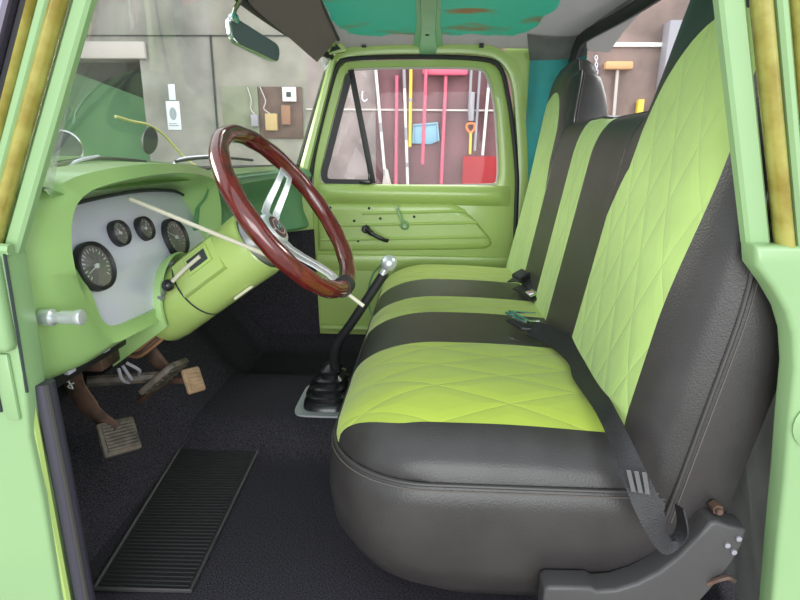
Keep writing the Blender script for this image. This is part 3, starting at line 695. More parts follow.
bm = nb(); box(bm, (-0.262, 1.455, 0.682), (-0.218, 1.475, 0.698), 0.004); box(bm, (-0.228, 1.455, 0.69), (-0.218, 1.47, 0.725), 0.003); obj('latch', bm, 'gaiter', vf)
bm = nb(); vv = [bm.verts.new(V((p.x, 1.488, p.z))) for p in sl]; bm.faces.new(vv); obj('window_pane', bm, 'glass', door)
# handle and crank
bm = nb(); tube(bm, crom([(-0.238, 1.44, 0.512), (-0.222, 1.425, 0.500), (-0.195, 1.418, 0.484), (-0.165, 1.42, 0.470), (-0.148, 1.43, 0.464)], 18), [0.014]*3+[0.012]*4+[0.0085]*11, 10, sy=0.8)
lathe(bm, [(0.016, 0), (0.016, 0.03), (0.01, 0.035)], (-0.236, 1.459, 0.508), (0, -1, 0), 16)
obj('door_handle', bm, 'gaiter', door, label='black inside door handle')
bm = nb(); tube(bm, crom([(-0.082, 1.435, 0.525), (-0.095, 1.43, 0.55), (-0.105, 1.43, 0.575), (-0.113, 1.43, 0.597)], 12), 0.006, 8)
lathe(bm, [(0.019, 0), (0.019, 0.008), (0.013, 0.014), (0.009, 0.02), (0.009, 0.03)], (-0.082, 1.459, 0.523), (0, -1, 0), 18)
lathe(bm, [(0.007, 0), (0.007, 0.03)], (-0.113, 1.44, 0.597), (0, -1, 0), 12)
obj('window_crank', bm, 'paint_cool', door, label='bare pale window crank')

# ================================================================== DASHBOARD
PN = V((math.cos(R(17)), 0, math.sin(R(17))))            # instrument panel normal
def px_(y, z): return -0.572-0.306*(max(z, 0.572)-0.62)+0.02*(y-0.35)
dash = thing('dashboard', 'lime green steel dashboard with a hooded instrument pod', 'dashboard', (-0.6, 0.74, 0.45))
ringP = [(.19, .50), (.155, .575), (.135, .65), (.142, .70), (.20, .714), (.40, .722), (.555, .714), (.605, .698), (.63, .645), (.635, .575), (.61, .51), (.53, .485), (.42, .48), (.29, .485)]
ring1 = [(.17, .475), (.125, .565), (.098, .66), (.105, .728), (.19, .752), (.38, .758), (.55, .742), (.612, .715), (.642, .65), (.645, .575), (.618, .492), (.53, .462), (.42, .455), (.28, .458)]
x1 = [-.555, -.553, -.542, -.522, -.500, -.492, -.497, -.505, -.512, -.525, -.542, -.552, -.552, -.554]
ring2 = [(.115, .455), (.07, .56), (.05, .665), (.062, .745), (.165, .772), (.37, .776), (.555, .758), (.628, .728), (.656, .655), (.658, .575), (.635, .48), (.53, .447), (.42, .44), (.26, .443)]
x2 = [-.575, -.567, -.555, -.530, -.505, -.495, -.502, -.512, -.520, -.535, -.560, -.575, -.58, -.588]
ring3 = [(.03, .452), (.015, .56), (.012, .665), (.02, .742), (.15, .776), (.37, .778), (.56, .760), (.64, .732), (.668, .655), (.670, .575), (.65, .475), (.53, .445), (.42, .438), (.20, .44)]
x3 = [-.600, -.590, -.580, -.56, -.555, -.56, -.560, -.555, -.560, -.57, -.590, -.61, -.62, -.615]
ring4 = [(.012, .46), (.010, .56), (.010, .665), (.012, .735), (.15, .752), (.37, .755), (.56, .748), (.65, .730), (.672, .655), (.674, .575), (.655, .48), (.53, .45), (.42, .445), (.20, .445)]
x4 = [-.72, -.70, -.68, -.66, -.76, -.78, -.78, -.75, -.70, -.70, -.72, -.75, -.76, -.74]
def ring(xs, yz, n=112): return crom([(x, a, b) for x, (a, b) in zip(xs, yz)], n, True)
rP = crom([(px_(a, b), a, b) for a, b in ringP], 112, True)
rPi = [V((p.x-0.012, p.y, p.z)) for p in rP]
bm = nb()
R1, R2, R3, R4 = ring(x1, ring1), ring(x2, ring2), ring(x3, ring3), ring(x4, ring4)
half = [p.lerp(q, 0.5)+V((-0.004, 0, 0)) for p, q in zip(rP, R1)]
loft(bm, [rPi, rP, half, R1, R2, R3, R4])
obj('instrument_pod', bm, 'paint_dash', dash, sharp=60)
# steel gauge panel
bm = nb(); vs = []
cc = V((px_(.385, .60), .385, .60))
pl = [V((px_(p.y, p.z)-0.006, p.y, p.z)) for p in rP]
loft(bm, [pl, [cc.lerp(p, 0.6)+V((0, 0, 0)) for p in pl], [cc.lerp(p, 0.2) for p in pl]], True, False, True)
panel = obj('gauge_panel', bm, 'steel', dash, label='brushed steel gauge panel')
bm = nb(); tube(bm, crom([V((px_(a, b)+0.004, a, b)) for a, b in ((.140, .696), (.20, .711), (.40, .719), (.55, .711), (.60, .697))], 30), 0.0035, 6); obj('panel_gap', bm, 'dark', dash)
# lower kinked part of the panel
bm = nb(); prism(bm, [V((px_(a, b)+0.006, a, b)) for a, b in ((.205, .500), (.22, .545), (.40, .572), (.43, .50))], PN*0.006, 0.002); bm.free()
# gauges
def gauge(y, z, r, sweep_, ang):
    c = V((px_(y, z)+0.002, y, z)); n = V((math.cos(R(16)), -0.09, math.sin(R(16)))).normalized()
    s = n.cross(V((0, 0, 1))).normalized()*-1; u = n.cross(s)*-1
    if u.z < 0: u = -u
    s = u.cross(n)
    bm = nb(); lathe(bm, [(r*0.84, 0.004), (r*0.85, 0.007), (r*0.93, 0.011), (r, 0.009), (r*1.03, 0.003), (r*1.03, -0.004)], c, n, 40, cap=False); g = obj('gauge', bm, 'rubber', dash)
    bm = nb(); lathe(bm, [(r*0.85, 0.003), (r*0.84, 0.0035)], c, n, 36); obj('dial', bm, 'dial', g)
    bm = nb(); k_ = sweep_
    for k in range(k_+1):
        a = R(-40+260*k/k_); d = s*math.cos(a)+u*math.sin(a); t = d.cross(n); L = 0.10 if k % 2 else 0.17
        q0, q1 = c+n*0.0042+d*r*0.74, c+n*0.0042+d*r*(0.74-L); ww = t*r*0.022
        f = [bm.verts.new(p) for p in (q0-ww, q0+ww, q1+ww, q1-ww)]; bm.faces.new(f)
    obj('tick_marks', bm, 'white', g)
    a = R(ang); d = s*math.cos(a)+u*math.sin(a); bm = nb()
    tube(bm, [c+n*0.0058-d*r*0.15, c+n*0.0058+d*r*0.62], [r*0.035, r*0.012], 6); lathe(bm, [(r*0.10, 0.0037), (r*0.10, 0.007), (0, 0.0075)], c, n, 14); obj('needle', bm, 'white', g)
    bm = nb(); lathe(bm, [(r*0.86, 0.0075), (r*0.55, 0.0095), (r*0.2, 0.0105), (0.0001, 0.011)], c, n, 32, cap=False); obj('lens', bm, 'dialglass', g)
gauge(.188, .606, .0425, 18, 200); gauge(.292, .648, .0245, 8, 120); gauge(.381, .645, .0245, 8, 60); gauge(.487, .611, .0425, 14, 150)
# passenger side of the dash
bm = nb(); rings = []
for k in range(30):
    y = lerp(0.60, 1.468, k/29); f = 1-((y-0.74)/0.74)**2; b = ws_base(y)
    xo = -0.525+0.075*sm((y-1.2)/0.27)
    rings.append([V((b.x-0.01, y, 0.735)), V((min(b.x+0.03, xo-0.03), y, 0.742)), V((xo-0.02, y, 0.738)), V((xo-0.004, y, 0.728)), V((xo, y, 0.712)), V((xo-0.012, y, 0.690)), V((xo-0.035, y, 0.665)), V((xo-0.045, y, 0.62)), V((xo-0.04, y, 0.57)), V((xo-0.025, y, 0.535)), V((xo-0.02, y, 0.517)), V((xo-0.03, y, 0.507)), V((xo-0.08, y, 0.505))])
loft(bm, rings, False); bmesh.ops.solidify(bm, geom=bm.faces[:], thickness=0.006); obj('passenger_fascia', bm, 'paint_teal', dash)
# dash top to the windshield, driver side
bm = nb(); rings = []
for k in range(40):
    y = lerp(0.012, 1.465, k/39); b = ws_base(min(max(y, 0.03), 1.45)); e = min(-0.53, b.x+0.25) if y < 0.66 else -0.54
    rings.append([V((lerp(b.x-0.01, max(e, b.x+0.02), t), y, 0.737+0.012*math.sin(math.pi*min(1, t)))) for t in (0, 0.2, 0.4, 0.6, 0.8, 1)])
loft(bm, rings, False); bmesh.ops.solidify(bm, geom=bm.faces[:], thickness=0.006); obj('dash_top', bm, 'paint_dash', dash)
# light switch knob
bm = nb(); c = V((-0.553, 0.046, 0.558)); ax = V((0.95, 0.0, 0.03))
lathe(bm, [(0.013, -0.016), (0.013, 0.0), (0.0085, 0.002), (0.0085, 0.012), (0.0105, 0.014), (0.0105, 0.036), (0.0120, 0.038), (0.0120, 0.044), (0.010, 0.046), (0.0, 0.047)], c, ax, 20); obj('light_switch', bm, 'alu', dash, label='chrome pull knob')
bm = nb(); box(bm, (-0.50, 1.10, 0.575), (-0.53, 1.13, 0.60), 0.003); 
bm.free()
# column collar on the dash
HC = V((-.281, .416, .681)); HN = V((.807, -.0905, .583)).normalized()
def col(L, dz=-0.014): return HC-HN*L+V((0, 0, dz))
sA = HN.cross(V((0, 0, 1))).normalized(); sU = sA.cross(HN).normalized()
if sA.y > 0: sA = -sA                                       # towards the driver's door
bm = nb(); rings = []
for rr_, h in ((0.092, 0.17), (0.092, 0.06), (0.091, 0.012), (0.088, 0.002), (0.083, 0.0), (0.081, 0.012), (0.081, 0.10)):
    ring_ = []
    for k in range(29):
        a = R(-24+204*k/28)
        ring_.append(col(0.315-0.055*math.sin(a)+h)+(sA*math.cos(a)+sU*math.sin(a))*rr_)
    rings.append(ring_)
loft(bm, rings, False); obj('column_collar', bm, 'paint_dash', dash)
# under-dash brackets and looms
und = thing('under_dash_bracket', 'dark rusty bracket with clips hanging under the dashboard', 'bracket', (-0.62, 0.2, 0.36))
bm = nb(); box(bm, (-0.72, 0.09, 0.395), (-0.635, 0.44, 0.435), 0.008); obj('bracket_plate', bm, 'rubber', und)
for y in (0.12, 0.225, 0.33):
    bm = nb(); box(bm, (-0.607, y, 0.431), (-0.596, y+0.022, 0.442), 0.003); obj('clip', bm, 'steel', und)
bm = nb(); box(bm, (-0.70, 0.30, 0.36), (-0.655, 0.37, 0.394), 0.004); obj('fuse_block', bm, 'iron', und)
for k, q in enumerate((((-0.62, 0.30, 0.37), (-0.615, 0.30, 0.345), (-0.62, 0.33, 0.325)), ((-0.62, 0.315, 0.37), (-0.61, 0.325, 0.335), (-0.625, 0.35, 0.33)), ((-0.62, 0.33, 0.37), (-0.60, 0.34, 0.35), (-0.62, 0.37, 0.325)))):
    bm = nb(); tube(bm, crom(q, 10), 0.0035, 6); obj('wire', bm, 'grey', und)
lo_ = thing('wiring_loom', 'brown wires looping below the steering column', 'wires', (-0.56, 0.45, 0.36))
for k in range(3):
    bm = nb(); d = 0.012*k
    tube(bm, crom([(-0.556+d*0.4, 0.41, 0.440), (-0.582+d*0.6, 0.405, 0.412-d*0.2), (-0.612+d*0.5, 0.40, 0.388-d*0.4), (-0.641, 0.40, 0.370-d*0.6), (-0.70, 0.41, 0.38)], 18), 0.0042, 6); obj('wire', bm, 'wire' if k != 1 else 'iron', lo_)

# ================================================================== STEERING COLUMN AND WHEEL
sc_ = thing('steering_column', 'green steering column shroud with a gear selector window', 'steering column', col(0.3))
bm = nb(); lathe(bm, [(0.050, -0.395), (0.066, -0.394), (0.069, -0.388), (0.072, -0.36), (0.072, -0.27), (0.0725, -0.16), (0.074, -0.10), (0.072, -0.088), (0.066, -0.086), (0.064, -0.11)], col(0), HN, 48, cap=False); obj('shroud', bm, 'paint', sc_)
bm = nb(); lathe(bm, [(0.0735, -0.268), (0.0735, -0.264)], col(0), HN, 44, cap=False); obj('seam', bm, 'dark', sc_)
fd = (sA*0.92+sU*0.39).normalized(); fu = HN.cross(fd).normalized()
if fu.z < 0: fu = -fu
def fp(L, h, d): return col(0)-HN*L+fu*h+fd*d
def plate(bm, L0, L1, h0, h1, d0, d1, bev=0.003): 
    prism(bm, [fp(L0, h0, d0), fp(L1, h0, d0), fp(L1, h1, d0), fp(L0, h1, d0)], fd*(d1-d0), bev)
bm = nb(); plate(bm, 0.145, 0.262, -0.040, 0.036, 0.050, 0.0745, 0.006); obj('selector_housing', bm, 'paint', sc_)
bm = nb(); plate(bm, 0.160, 0.225, -0.012, 0.026, 0.073, 0.0785, 0.004); obj('window_frame', bm, 'paint', sc_)
bm = nb(); plate(bm, 0.167, 0.217, -0.006, 0.020, 0.077, 0.0792, 0.002); obj('selector_window', bm, 'dark', sc_)
bm = nb(); tube(bm, [fp(0.180, 0.008, 0.081), fp(0.225, 0.004, 0.084), fp(0.262, -0.004, 0.088)], 0.0042, 8); obj('selector_pointer', bm, 'ivory', sc_)
bm = nb(); lathe(bm, [(0.002, -0.013), (0.008, -0.0105), (0.0125, -0.004), (0.0125, 0.004), (0.008, 0.0105), (0.002, 0.013)], fp(0.272, -0.006, 0.090), HN, 18); obj('knob', bm, 'gaiter', sc_)
bm = nb(); tube(bm, [fp(0.28, -0.007, 0.089), fp(0.305, -0.012, 0.080)], 0.0045, 8); lathe(bm, [(0.002, -0.008), (0.009, -0.003), (0.009, 0.003), (0.002, 0.008)], fp(0.308, -0.012, 0.080), HN, 14); obj('stalk', bm, 'hub', sc_)
bm = nb(); prism(bm, [col(0.145)-sU*0.066+sA*0.028, col(0.195)-sU*0.066+sA*0.028, col(0.195)-sU*0.072+sA*0.030, col(0.145)-sU*0.072+sA*0.030], sA*0.01, 0.001); obj('trim_tab', bm, 'ivory', sc_)
bm = nb(); lathe(bm, [(0.030, -0.47), (0.030, -0.86)], col(0), HN, 24); obj('jacket_tube', bm, 'rubber', sc_)

sw = bpy.data.objects.new('steering_wheel', None); sw.empty_display_size = 0.05; C.objects.link(sw)
aX = V((.111, .994, 0)).normalized(); bY = HN.cross(aX).normalized()
mw = Matrix((aX, bY, HN)).transposed().to_4x4(); mw.translation = HC; sw.matrix_basis = mw
tag(sw, 'glossy mahogany rimmed steering wheel with polished metal spokes', 'steering wheel')
def WP(x, y, z): return mw @ V((x, y, z))
bm = nb(); n1, n2 = 96, 20; rings = []
for i in range(n1):
    t = 2*math.pi*i/n1; d = V((math.cos(t), math.sin(t), 0)); gr = 0.0178+0.0006*math.cos(16*t)
    rings.append([mw @ (d*(0.19+gr*math.cos(2*math.pi*k/n2)*1.0)+V((0, 0, gr*math.sin(2*math.pi*k/n2)*1.05))) for k in range(n2)])
loft(bm, rings, True, wrap=True); obj('rim', bm, 'wood', sw)
HZ = -0.062
for ad in (33, 152, 271):
    t = R(ad); d = V((math.cos(t), math.sin(t), 0)); s = V((-math.sin(t), math.cos(t), 0))
    b0 = nb()
    def sp(r, w, z): return mw @ (d*r+s*w+V((0, 0, z)))
    def zr(r): return lerp(HZ+0.006, -0.004, sm((r-0.03)/0.15))
    # two slotted bars joined at both ends
    for sg in (-1, 1):
        rr = [0.030, 0.06, 0.09, 0.12, 0.15, 0.18]; rings = []
        for r in rr:
            wo = lerp(0.024, 0.017, (r-0.03)/0.15); wi = 0.0065; z = zr(r)
            rings.append([sp(r, sg*wi, z-0.002), sp(r, sg*wo, z-0.002), sp(r, sg*wo, z+0.002), sp(r, sg*wi, z+0.002)])
        loft(b0, rings, True, True, True)
    for r0, r1 in ((0.026, 0.045), (0.158, 0.183)):
        rings = [[sp(r, -0.018, zr(r)-0.002), sp(r, 0.018, zr(r)-0.002), sp(r, 0.018, zr(r)+0.002), sp(r, -0.018, zr(r)+0.002)] for r in (r0, r1)]
        loft(b0, rings, True, True, True)
    obj('spoke', b0, 'alu', sw)
bm = nb(); HC2 = WP(0, -0.010, 0)
lathe(bm, [(0.062, -0.108), (0.060, -0.094), (0.050, -0.074), (0.044, HZ-0.002), (0.0, HZ-0.001)], HC2, HN, 36, cap=False); obj('hub', bm, 'hub', sw)
bm = nb(); lathe(bm, [(0.040, HZ), (0.040, HZ+0.010), (0.034, HZ+0.018), (0.026, HZ+0.020)], HC2, HN, 36, cap=False); hc_ = obj('horn_cap', bm, 'alu', sw)
bm = nb(); lathe(bm, [(0.027, HZ+0.019), (0.026, HZ+0.021), (0.0, HZ+0.022)], HC2, HN, 30, cap=False); obj('emblem', bm, mat('dark_red_enamel', (0.10, 0.05, 0.05), 0.2), hc_)
bm = nb(); lathe(bm, [(0.019, HZ+0.0215), (0.019, HZ+0.0235), (0.0165, HZ+0.0235), (0.0165, HZ+0.0215)], HC2, HN, 30, cap=False)
for a in (0.3, 1.6, 3.7): tube(bm, [WP(0.015*math.cos(a), 0.015*math.sin(a)-0.010, HZ+0.0228), WP(-0.006*math.cos(a+0.7), -0.006*math.sin(a+0.7)-0.010, HZ+0.0228)], 0.0018, 6)
obj('emblem_ring', bm, 'chrome', hc_)
# pale rod lying from panel to wheel, and the lever tip
bm = nb(); tube(bm, lin([(-0.545, 0.284, 0.714), (-0.33, 0.335, 0.612), (-0.255, 0.352, 0.577)], 12), 0.0042, 8)
obj('slender_rod', bm, 'ivory', label='slender pale rod leaning from the gauge panel to the steering wheel', cat='rod')
bm = nb(); tube(bm, lin([WP(0.012, -0.178, -0.012), WP(0.01, -0.20, -0.008), WP(0.012, -0.250, 0.008)], 6), 0.0042, 8); obj('lower_rim_clip', bm, 'ivory', sw)
bm = nb(); lathe(bm, [(0.0, -0.02), (0.021, -0.019), (0.0225, 0.0), (0.021, 0.019), (0.0, 0.02)], WP(0.004, -0.19, 0), aX, 20, cap=False); obj('rim_joint', bm, 'rubber', sw)

# ================================================================== PEDALS
cp = thing('clutch_pedal', 'worn rubber clutch pedal on a curved arm nearest the door', 'pedal', (-0.62, 0.27, 0.2))
def padgrid(bm, c, ax, uy, nx, L, W, th=0.014):
    c = V(c); ax = V(ax).normalized(); uy = V(uy); uy = (uy-ax*uy.dot(ax)).normalized(); r = ax.cross(uy)
    b2 = bmesh.new(); box(b2, (-W/2, -L/2, -th), (W/2, L/2, 0), 0.006)
    for k in range(nx):
        y = lerp(-L/2+0.012, L/2-0.012, k/(nx-1)); box(b2, (-W/2+0.008, y-0.0022, -0.001), (W/2-0.008, y+0.0022, 0.003))
    mm = Matrix((r, uy, ax)).transposed().to_4x4(); mm.translation = c
    bmesh.ops.transform(b2, matrix=mm, verts=b2.verts); join(bm, b2)
bm = nb(); padgrid(bm, (-0.612, 0.262, 0.238), (0.72, -0.35, 0.55), (-0.45, 0.45, 0.85), 8, 0.072, 0.078); obj('pad', bm, 'pedal', cp)
bm = nb(); tube(bm, crom([(-0.735, 0.272, 0.43), (-0.705, 0.268, 0.385), (-0.69, 0.266, 0.335), (-0.66, 0.265, 0.285), (-0.622, 0.265, 0.25)], 20), [0.024]*8+[0.022]*6+[0.018]*6, 10, sx=0.3, up0=(0, 1, 0)); ar = obj('arm', bm, 'iron', cp)
bm = nb()
pc = V((-0.703, 0.270, 0.372))
tube(bm, crom([pc+V((0.012*math.cos(a)*(1+0.4*math.sin(2*a)), -0.012, 0.016*math.sin(a))) for a in [0.3+k*0.55 for k in range(12)]], 40), 0.0016, 5)
tube(bm, crom([pc+V((0.004, -0.012, -0.016)), pc+V((0.010, -0.012, -0.030)), pc+V((0.0, -0.012, -0.026)), pc+V((0.014, -0.012, -0.018))], 12), 0.0016, 5)
obj('chalk_mark', bm, 'white', ar)
bk = thing('brake_pedal', 'broad brake pedal on a horizontal rusty arm', 'pedal', (-0.58, 0.40, 0.28))
bm = nb(); padgrid(bm, (-0.576, 0.405, 0.303), (0.66, -0.16, -0.73), (0.5, 0.1, 0.5), 6, 0.10, 0.085, 0.016); obj('pad', bm, 'pedal', bk)
bm = nb(); tube(bm, lin([(-0.72, 0.345, 0.318), (-0.66, 0.37, 0.314), (-0.59, 0.40, 0.310)], 10), 0.0125, 8); obj('arm', bm, 'pedal', bk)
bm = nb(); tube(bm, crom([(-0.66, 0.46, 0.40), (-0.64, 0.455, 0.36), (-0.615, 0.45, 0.325), (-0.59, 0.44, 0.30)], 14), 0.018, 8, sx=0.5, up0=(0, 1, 0)); obj('lever', bm, 'iron', bk)
ac = thing('accelerator_pedal', 'small tan worn pedal just behind the brake pedal', 'pedal', (-0.54, 0.43, 0.28))
bm = nb(); padgrid(bm, (-0.528, 0.44, 0.287), (0.8, -0.35, 0.45), (-0.35, 0.3, 0.85), 5, 0.06, 0.05, 0.01); obj('pad', bm, 'tanpad', ac)
bm = nb(); tube(bm, crom([(-0.535, 0.45, 0.28), (-0.57, 0.46, 0.275), (-0.62, 0.48, 0.26), (-0.70, 0.50, 0.2)], 14), 0.009, 8); obj('rod', bm, 'iron', ac)

# heel mat
bm = nb()
def ML(u_, v_): # u across (0..1), v along (near..far)
    a = V((-0.606, 0.108, 0)).lerp(V((-0.665, 0.615, 0)), v_); b = V((-0.424, 0.112, 0)).lerp(V((-0.448, 0.632, 0)), v_); return a.lerp(b, u_)
loft(bm, [[V((ML(u_, v_).x, ML(u_, v_).y, z)) for u_, v_ in ((0, 0), (1, 0), (1, 1), (0, 1))] for z in (0.001, 0.007)], True, True, True)
hm = obj('heel_mat', bm, 'mat', label='ribbed black heel mat sewn onto the driver side carpet', cat='mat')
bm = nb()
for k in range(46):
    v_ = 0.02+0.96*k/45; a, b = ML(0.03, v_), ML(0.97, v_); tube(bm, [V((a.x, a.y, 0.0075)), V((b.x, b.y, 0.0075))], 0.0019, 5)
obj('ribs', bm, 'mat', hm)
bm = nb(); tube(bm, [V((*ML(u_, v_).xy, 0.006)) for u_, v_ in ((0, 0), (1, 0), (1, 1), (0, 1), (0, 0))], 0.0045, 6); obj('edge_binding', bm, 'plastic', hm)

# ================================================================== GEAR LEVER
gl = thing('gear_lever', 'floor gear lever with a chrome ball knob and pleated rubber boot', 'gear lever', (-0.27, 0.8, 0.055))
def sq(cx, cy, hx, hy, z, r=0.35, n=32):
    return [V((cx+hx*math.copysign(abs(math.cos(t))**r, math.cos(t)), cy+hy*math.copysign(abs(math.sin(t))**r, math.sin(t)), z)) for t in [2*math.pi*k/n for k in range(n)]]
gx, gy = -0.290, 0.83
bm = nb(); loft(bm, [sq(gx, gy, 0.088, 0.115, 0.052), sq(gx, gy, 0.088, 0.115, 0.060), sq(gx, gy, 0.070, 0.097, 0.0605)], True, True, True); obj('boot_plate', bm, 'alu', gl)
bm = nb(); rr = []
for k, (s_, z) in enumerate(((0.88, 0.058), (0.86, 0.075), (0.72, 0.083), (0.80, 0.098), (0.62, 0.106), (0.70, 0.120), (0.50, 0.130), (0.58, 0.142), (0.34, 0.152), (0.42, 0.166), (0.2, 0.180))):
    rr.append(sq(gx+0.02*(1-s_), gy-0.0*(1-s_), 0.080*s_, 0.105*s_, z, 0.5))
loft(bm, rr, True, False, True); obj('boot', bm, 'gaiter', gl, sharp=70)
bm = nb(); tube(bm, crom([(-0.262, 0.82, 0.16), (-0.262, 0.80, 0.22), (-0.245, 0.78, 0.27), (-0.205, 0.76, 0.33), (-0.155, 0.745, 0.41), (-0.108, 0.74, 0.485)], 26), [0.017]*8+[0.0135]*18, 12); obj('shaft', bm, 'rubber', gl)
bm = nb(); lathe(bm, [(0.0225*math.sin(math.pi*k/16), -0.0225*math.cos(math.pi*k/16)) for k in range(17)], (-0.096, 0.735, 0.512), (0.5, 0, 0.86), 28, cap=False); lathe(bm, [(0.010, -0.036), (0.010, -0.02)], (-0.096, 0.735, 0.512), (0.5, 0, 0.86), 14); obj('knob', bm, 'alu', gl)
bm = nb(); tube(bm, crom([(-0.118, 0.80, 0.498), (-0.145, 0.80, 0.468), (-0.160, 0.80, 0.41), (-0.152, 0.80, 0.35), (-0.135, 0.80, 0.31)], 22), 0.003, 6)
obj('overdrive_cable', bm, 'greensheet', gl)

# ================================================================== BENCH SEAT
seat = thing('bench_seat', 'black and lime green bench seat with quilted diamond panels', 'bench seat', (0.15, 0.71, 0.03))
SY0, SY1, SX0, SX1 = 0.035, 1.415, -0.155, 0.42
STR = [0.10, 0.41, 0.64, 0.80, 1.02]                           # stripe borders across the seat
def xf(y, inset=0.0, r=0.17):
    y0, y1 = SY0+inset, SY1-inset; x0 = SX0+inset; d = min(y-y0, y1-y)
    return x0 if d >= r else x0+r-math.sqrt(max(0, r*r-(r-max(d, 0))**2))
def seat_d(x, y, r=0.17):
    """distance of a plan point from the cushion's rounded outline"""
    dy = min(y-SY0, SY1-y); dx = x-SX0
    if dx < r and dy < r: return r-math.hypot(r-dx, r-dy)
    return min(dx, dy)
def seat_z(x, y):
    d = max(0, seat_d(x, y)); f = quarter(d/0.19)
    return 0.308+0.098*f-0.02*sm((x-0.1)/0.3)*0.6
ylist = sorted(set([SY0+0.0015*k*k for k in range(7)]+[round(SY0+0.06+k*0.0145, 4) for k in range(90) if SY0+0.06+k*0.0145 < SY1-0.06]+STR+[SY1-0.0015*k*k for k in range(7)]))
yl = [ylist[0]]
for y in ylist[1:]:
    if y-yl[-1] > 0.004 or y in STR:
        if y in STR and y-yl[-1] < 0.004: yl[-1] = y
        else: yl.append(y)
NX = 46
def zone(y): return sum(1 for b in STR if y > b)
parts = {k: nb() for k in range(6)}
def put(bmz, cache, key, p):
    if key not in cache: cache[key] = bmz.verts.new(p)
    return cache[key]
caches = {k: {} for k in range(6)}
def spt(i, j):
    y = yl[j]; t = i/(NX-1); t = t**1.35; x = lerp(xf(y), SX1, t)
    yb = 0.096+0.06*(1-sm((x-SX0)/0.13))                        # the panel's near edge curves in at the front
    y = lerp(SY0, yb, (y-SY0)/(0.10-SY0)) if y < 0.10 else lerp(yb, 0.41, (y-0.10)/0.31) if y < 0.41 else y
    x = lerp(xf(y), SX1, t); return V((x, y, seat_z(x, y)))
for j in range(len(yl)-1):
    z = zone((yl[j]+yl[j+1])/2)
    for i in range(NX-1):
        vs = [put(parts[z], caches[z], q, spt(*q)) for q in ((i, j), (i+1, j), (i+1, j+1), (i, j+1))]
        try: parts[z].faces.new(vs)
        except ValueError: pass
SN = [('seat_bolster', 'vinyl', 'black vinyl bolster'), ('seat_panel', 'quilt_seat', 'quilted lime panel'), ('seat_stripe', 'stripe', 'charcoal stripe'), ('seat_panel', 'quilt_seat', 'quilted lime panel'), ('seat_stripe', 'stripe', 'charcoal stripe'), ('seat_panel', 'quilt_seat', 'quilted lime panel')]
for k, (nm, mt, lb) in enumerate(SN): obj(nm, parts[k], mt, seat, label=lb)
# cushion side skirt: rings below the seam
def outline(inset, z, r):
    pts = [V((SX1-0.01, SY0+inset, z))]
    x0, y0, y1 = SX0+inset, SY0+inset, SY1-inset
    for k in range(24): pts.append(V((lerp(SX1-0.02, x0+r, (k+1)/24), y0, z)))
    for k in range(1, 15): a = math.pi/2*k/15; pts.append(V((x0+r-r*math.sin(a), y0+r-r*math.cos(a), z)))
    for k in range(30): pts.append(V((x0, lerp(y0+r, y1-r, k/29), z)))
    for k in range(1, 15): a = math.pi/2*k/15; pts.append(V((x0+r-r*math.cos(a), y1-r+r*math.sin(a), z)))
    for k in range(8): pts.append(V((lerp(x0+r, SX1-0.01, k/7), y1, z)))
    return pts
bm = nb(); loft(bm, [outline(0.0, 0.308, 0.17), outline(-0.006, 0.300, 0.172), outline(-0.012, 0.27, 0.175), outline(-0.014, 0.22, 0.178), outline(-0.008, 0.16, 0.18), outline(0.014, 0.10, 0.19), outline(0.045, 0.062, 0.20), outline(0.075, 0.05, 0.19)], False, False, False)
obj('cushion_skirt', bm, 'vinyl', seat, label='black vinyl skirt')
bm = nb(); tube(bm, outline(-0.003, 0.306, 0.171), 0.0033, 8); obj('seat_piping', bm, 'piping', seat)
bm = nb(); tube(bm, outline(-0.0075, 0.299, 0.173), 0.0011, 5); obj('stitching', bm, mat('tan_stitching', (0.12, 0.10, 0.09), 0.7), seat)
bm = nb(); box(bm, (0.02, 0.22, 0.0), (0.40, 1.20, 0.10)); obj('seat_base', bm, 'rubber', seat)

# backrest.  local: w up the slope, o outwards (towards the front)
TU = V((0.172, 0, 0.985)); TO = V((-0.985, 0, 0.172))
BO = V((0.288, 0, 0.28))                                       # front plane at the bottom
BY0, BY1 = 0.022, 1.358
def topz(y):
    """height of the backrest along the slope"""
    a = min(y, 1.38-y)                                          # symmetrical about 0.69
    hi = 0.885-0.10*(1-quarter(min(1, max(0, (a-BY0))/0.10)))
    if y > 0.69: hi -= 0.062
    if a > 0.25: hi -= 0.045*sm((a-0.25)/0.07)
    lo = 0.622
    return lerp(hi, lo, sm((a-0.335)/0.07))
OUT = []
for k in range(400):
    y = lerp(BY0, BY1, k/399); OUT.append((y, topz(y)))
for k in range(60): OUT.append((BY0, lerp(0, topz(BY0), k/59))); OUT.append((BY1, lerp(0, topz(BY1), k/59)))
def bd(y, w):
    d = min(y-BY0, BY1-y)
    k0 = int((y-BY0)/(BY1-BY0)*399)
    for k in range(max(0, k0-45), min(399, k0+46)):
        (a, b), (c, e) = OUT[k], OUT[k+1]
        ux, uy = c-a, e-b; t = max(0, min(1, ((y-a)*ux+(w-b)*uy)/(ux*ux+uy*uy)))
        d = min(d, math.hypot(y-a-ux*t, w-b-uy*t))
    return max(0, d)
def BD(w): return lerp(0.088, 0.052, sm((w-0.30)/0.35))
def flare(y, w): return y+0.075*max(0, (y-0.98)/0.378)*(1-sm(w/0.55))
def bpt(y, w):
    d = bd(y, w); f = quarter(d/lerp(0.125, 0.085, sm((w-0.3)/0.4)))
    o = -BD(w)*(1-f)*(1 if y < 0.69 else 0.62) - 0.03*sm((0.06-w)/0.06)
    return V((0, flare(y, w), 0))+BO+TU*w+TO*o
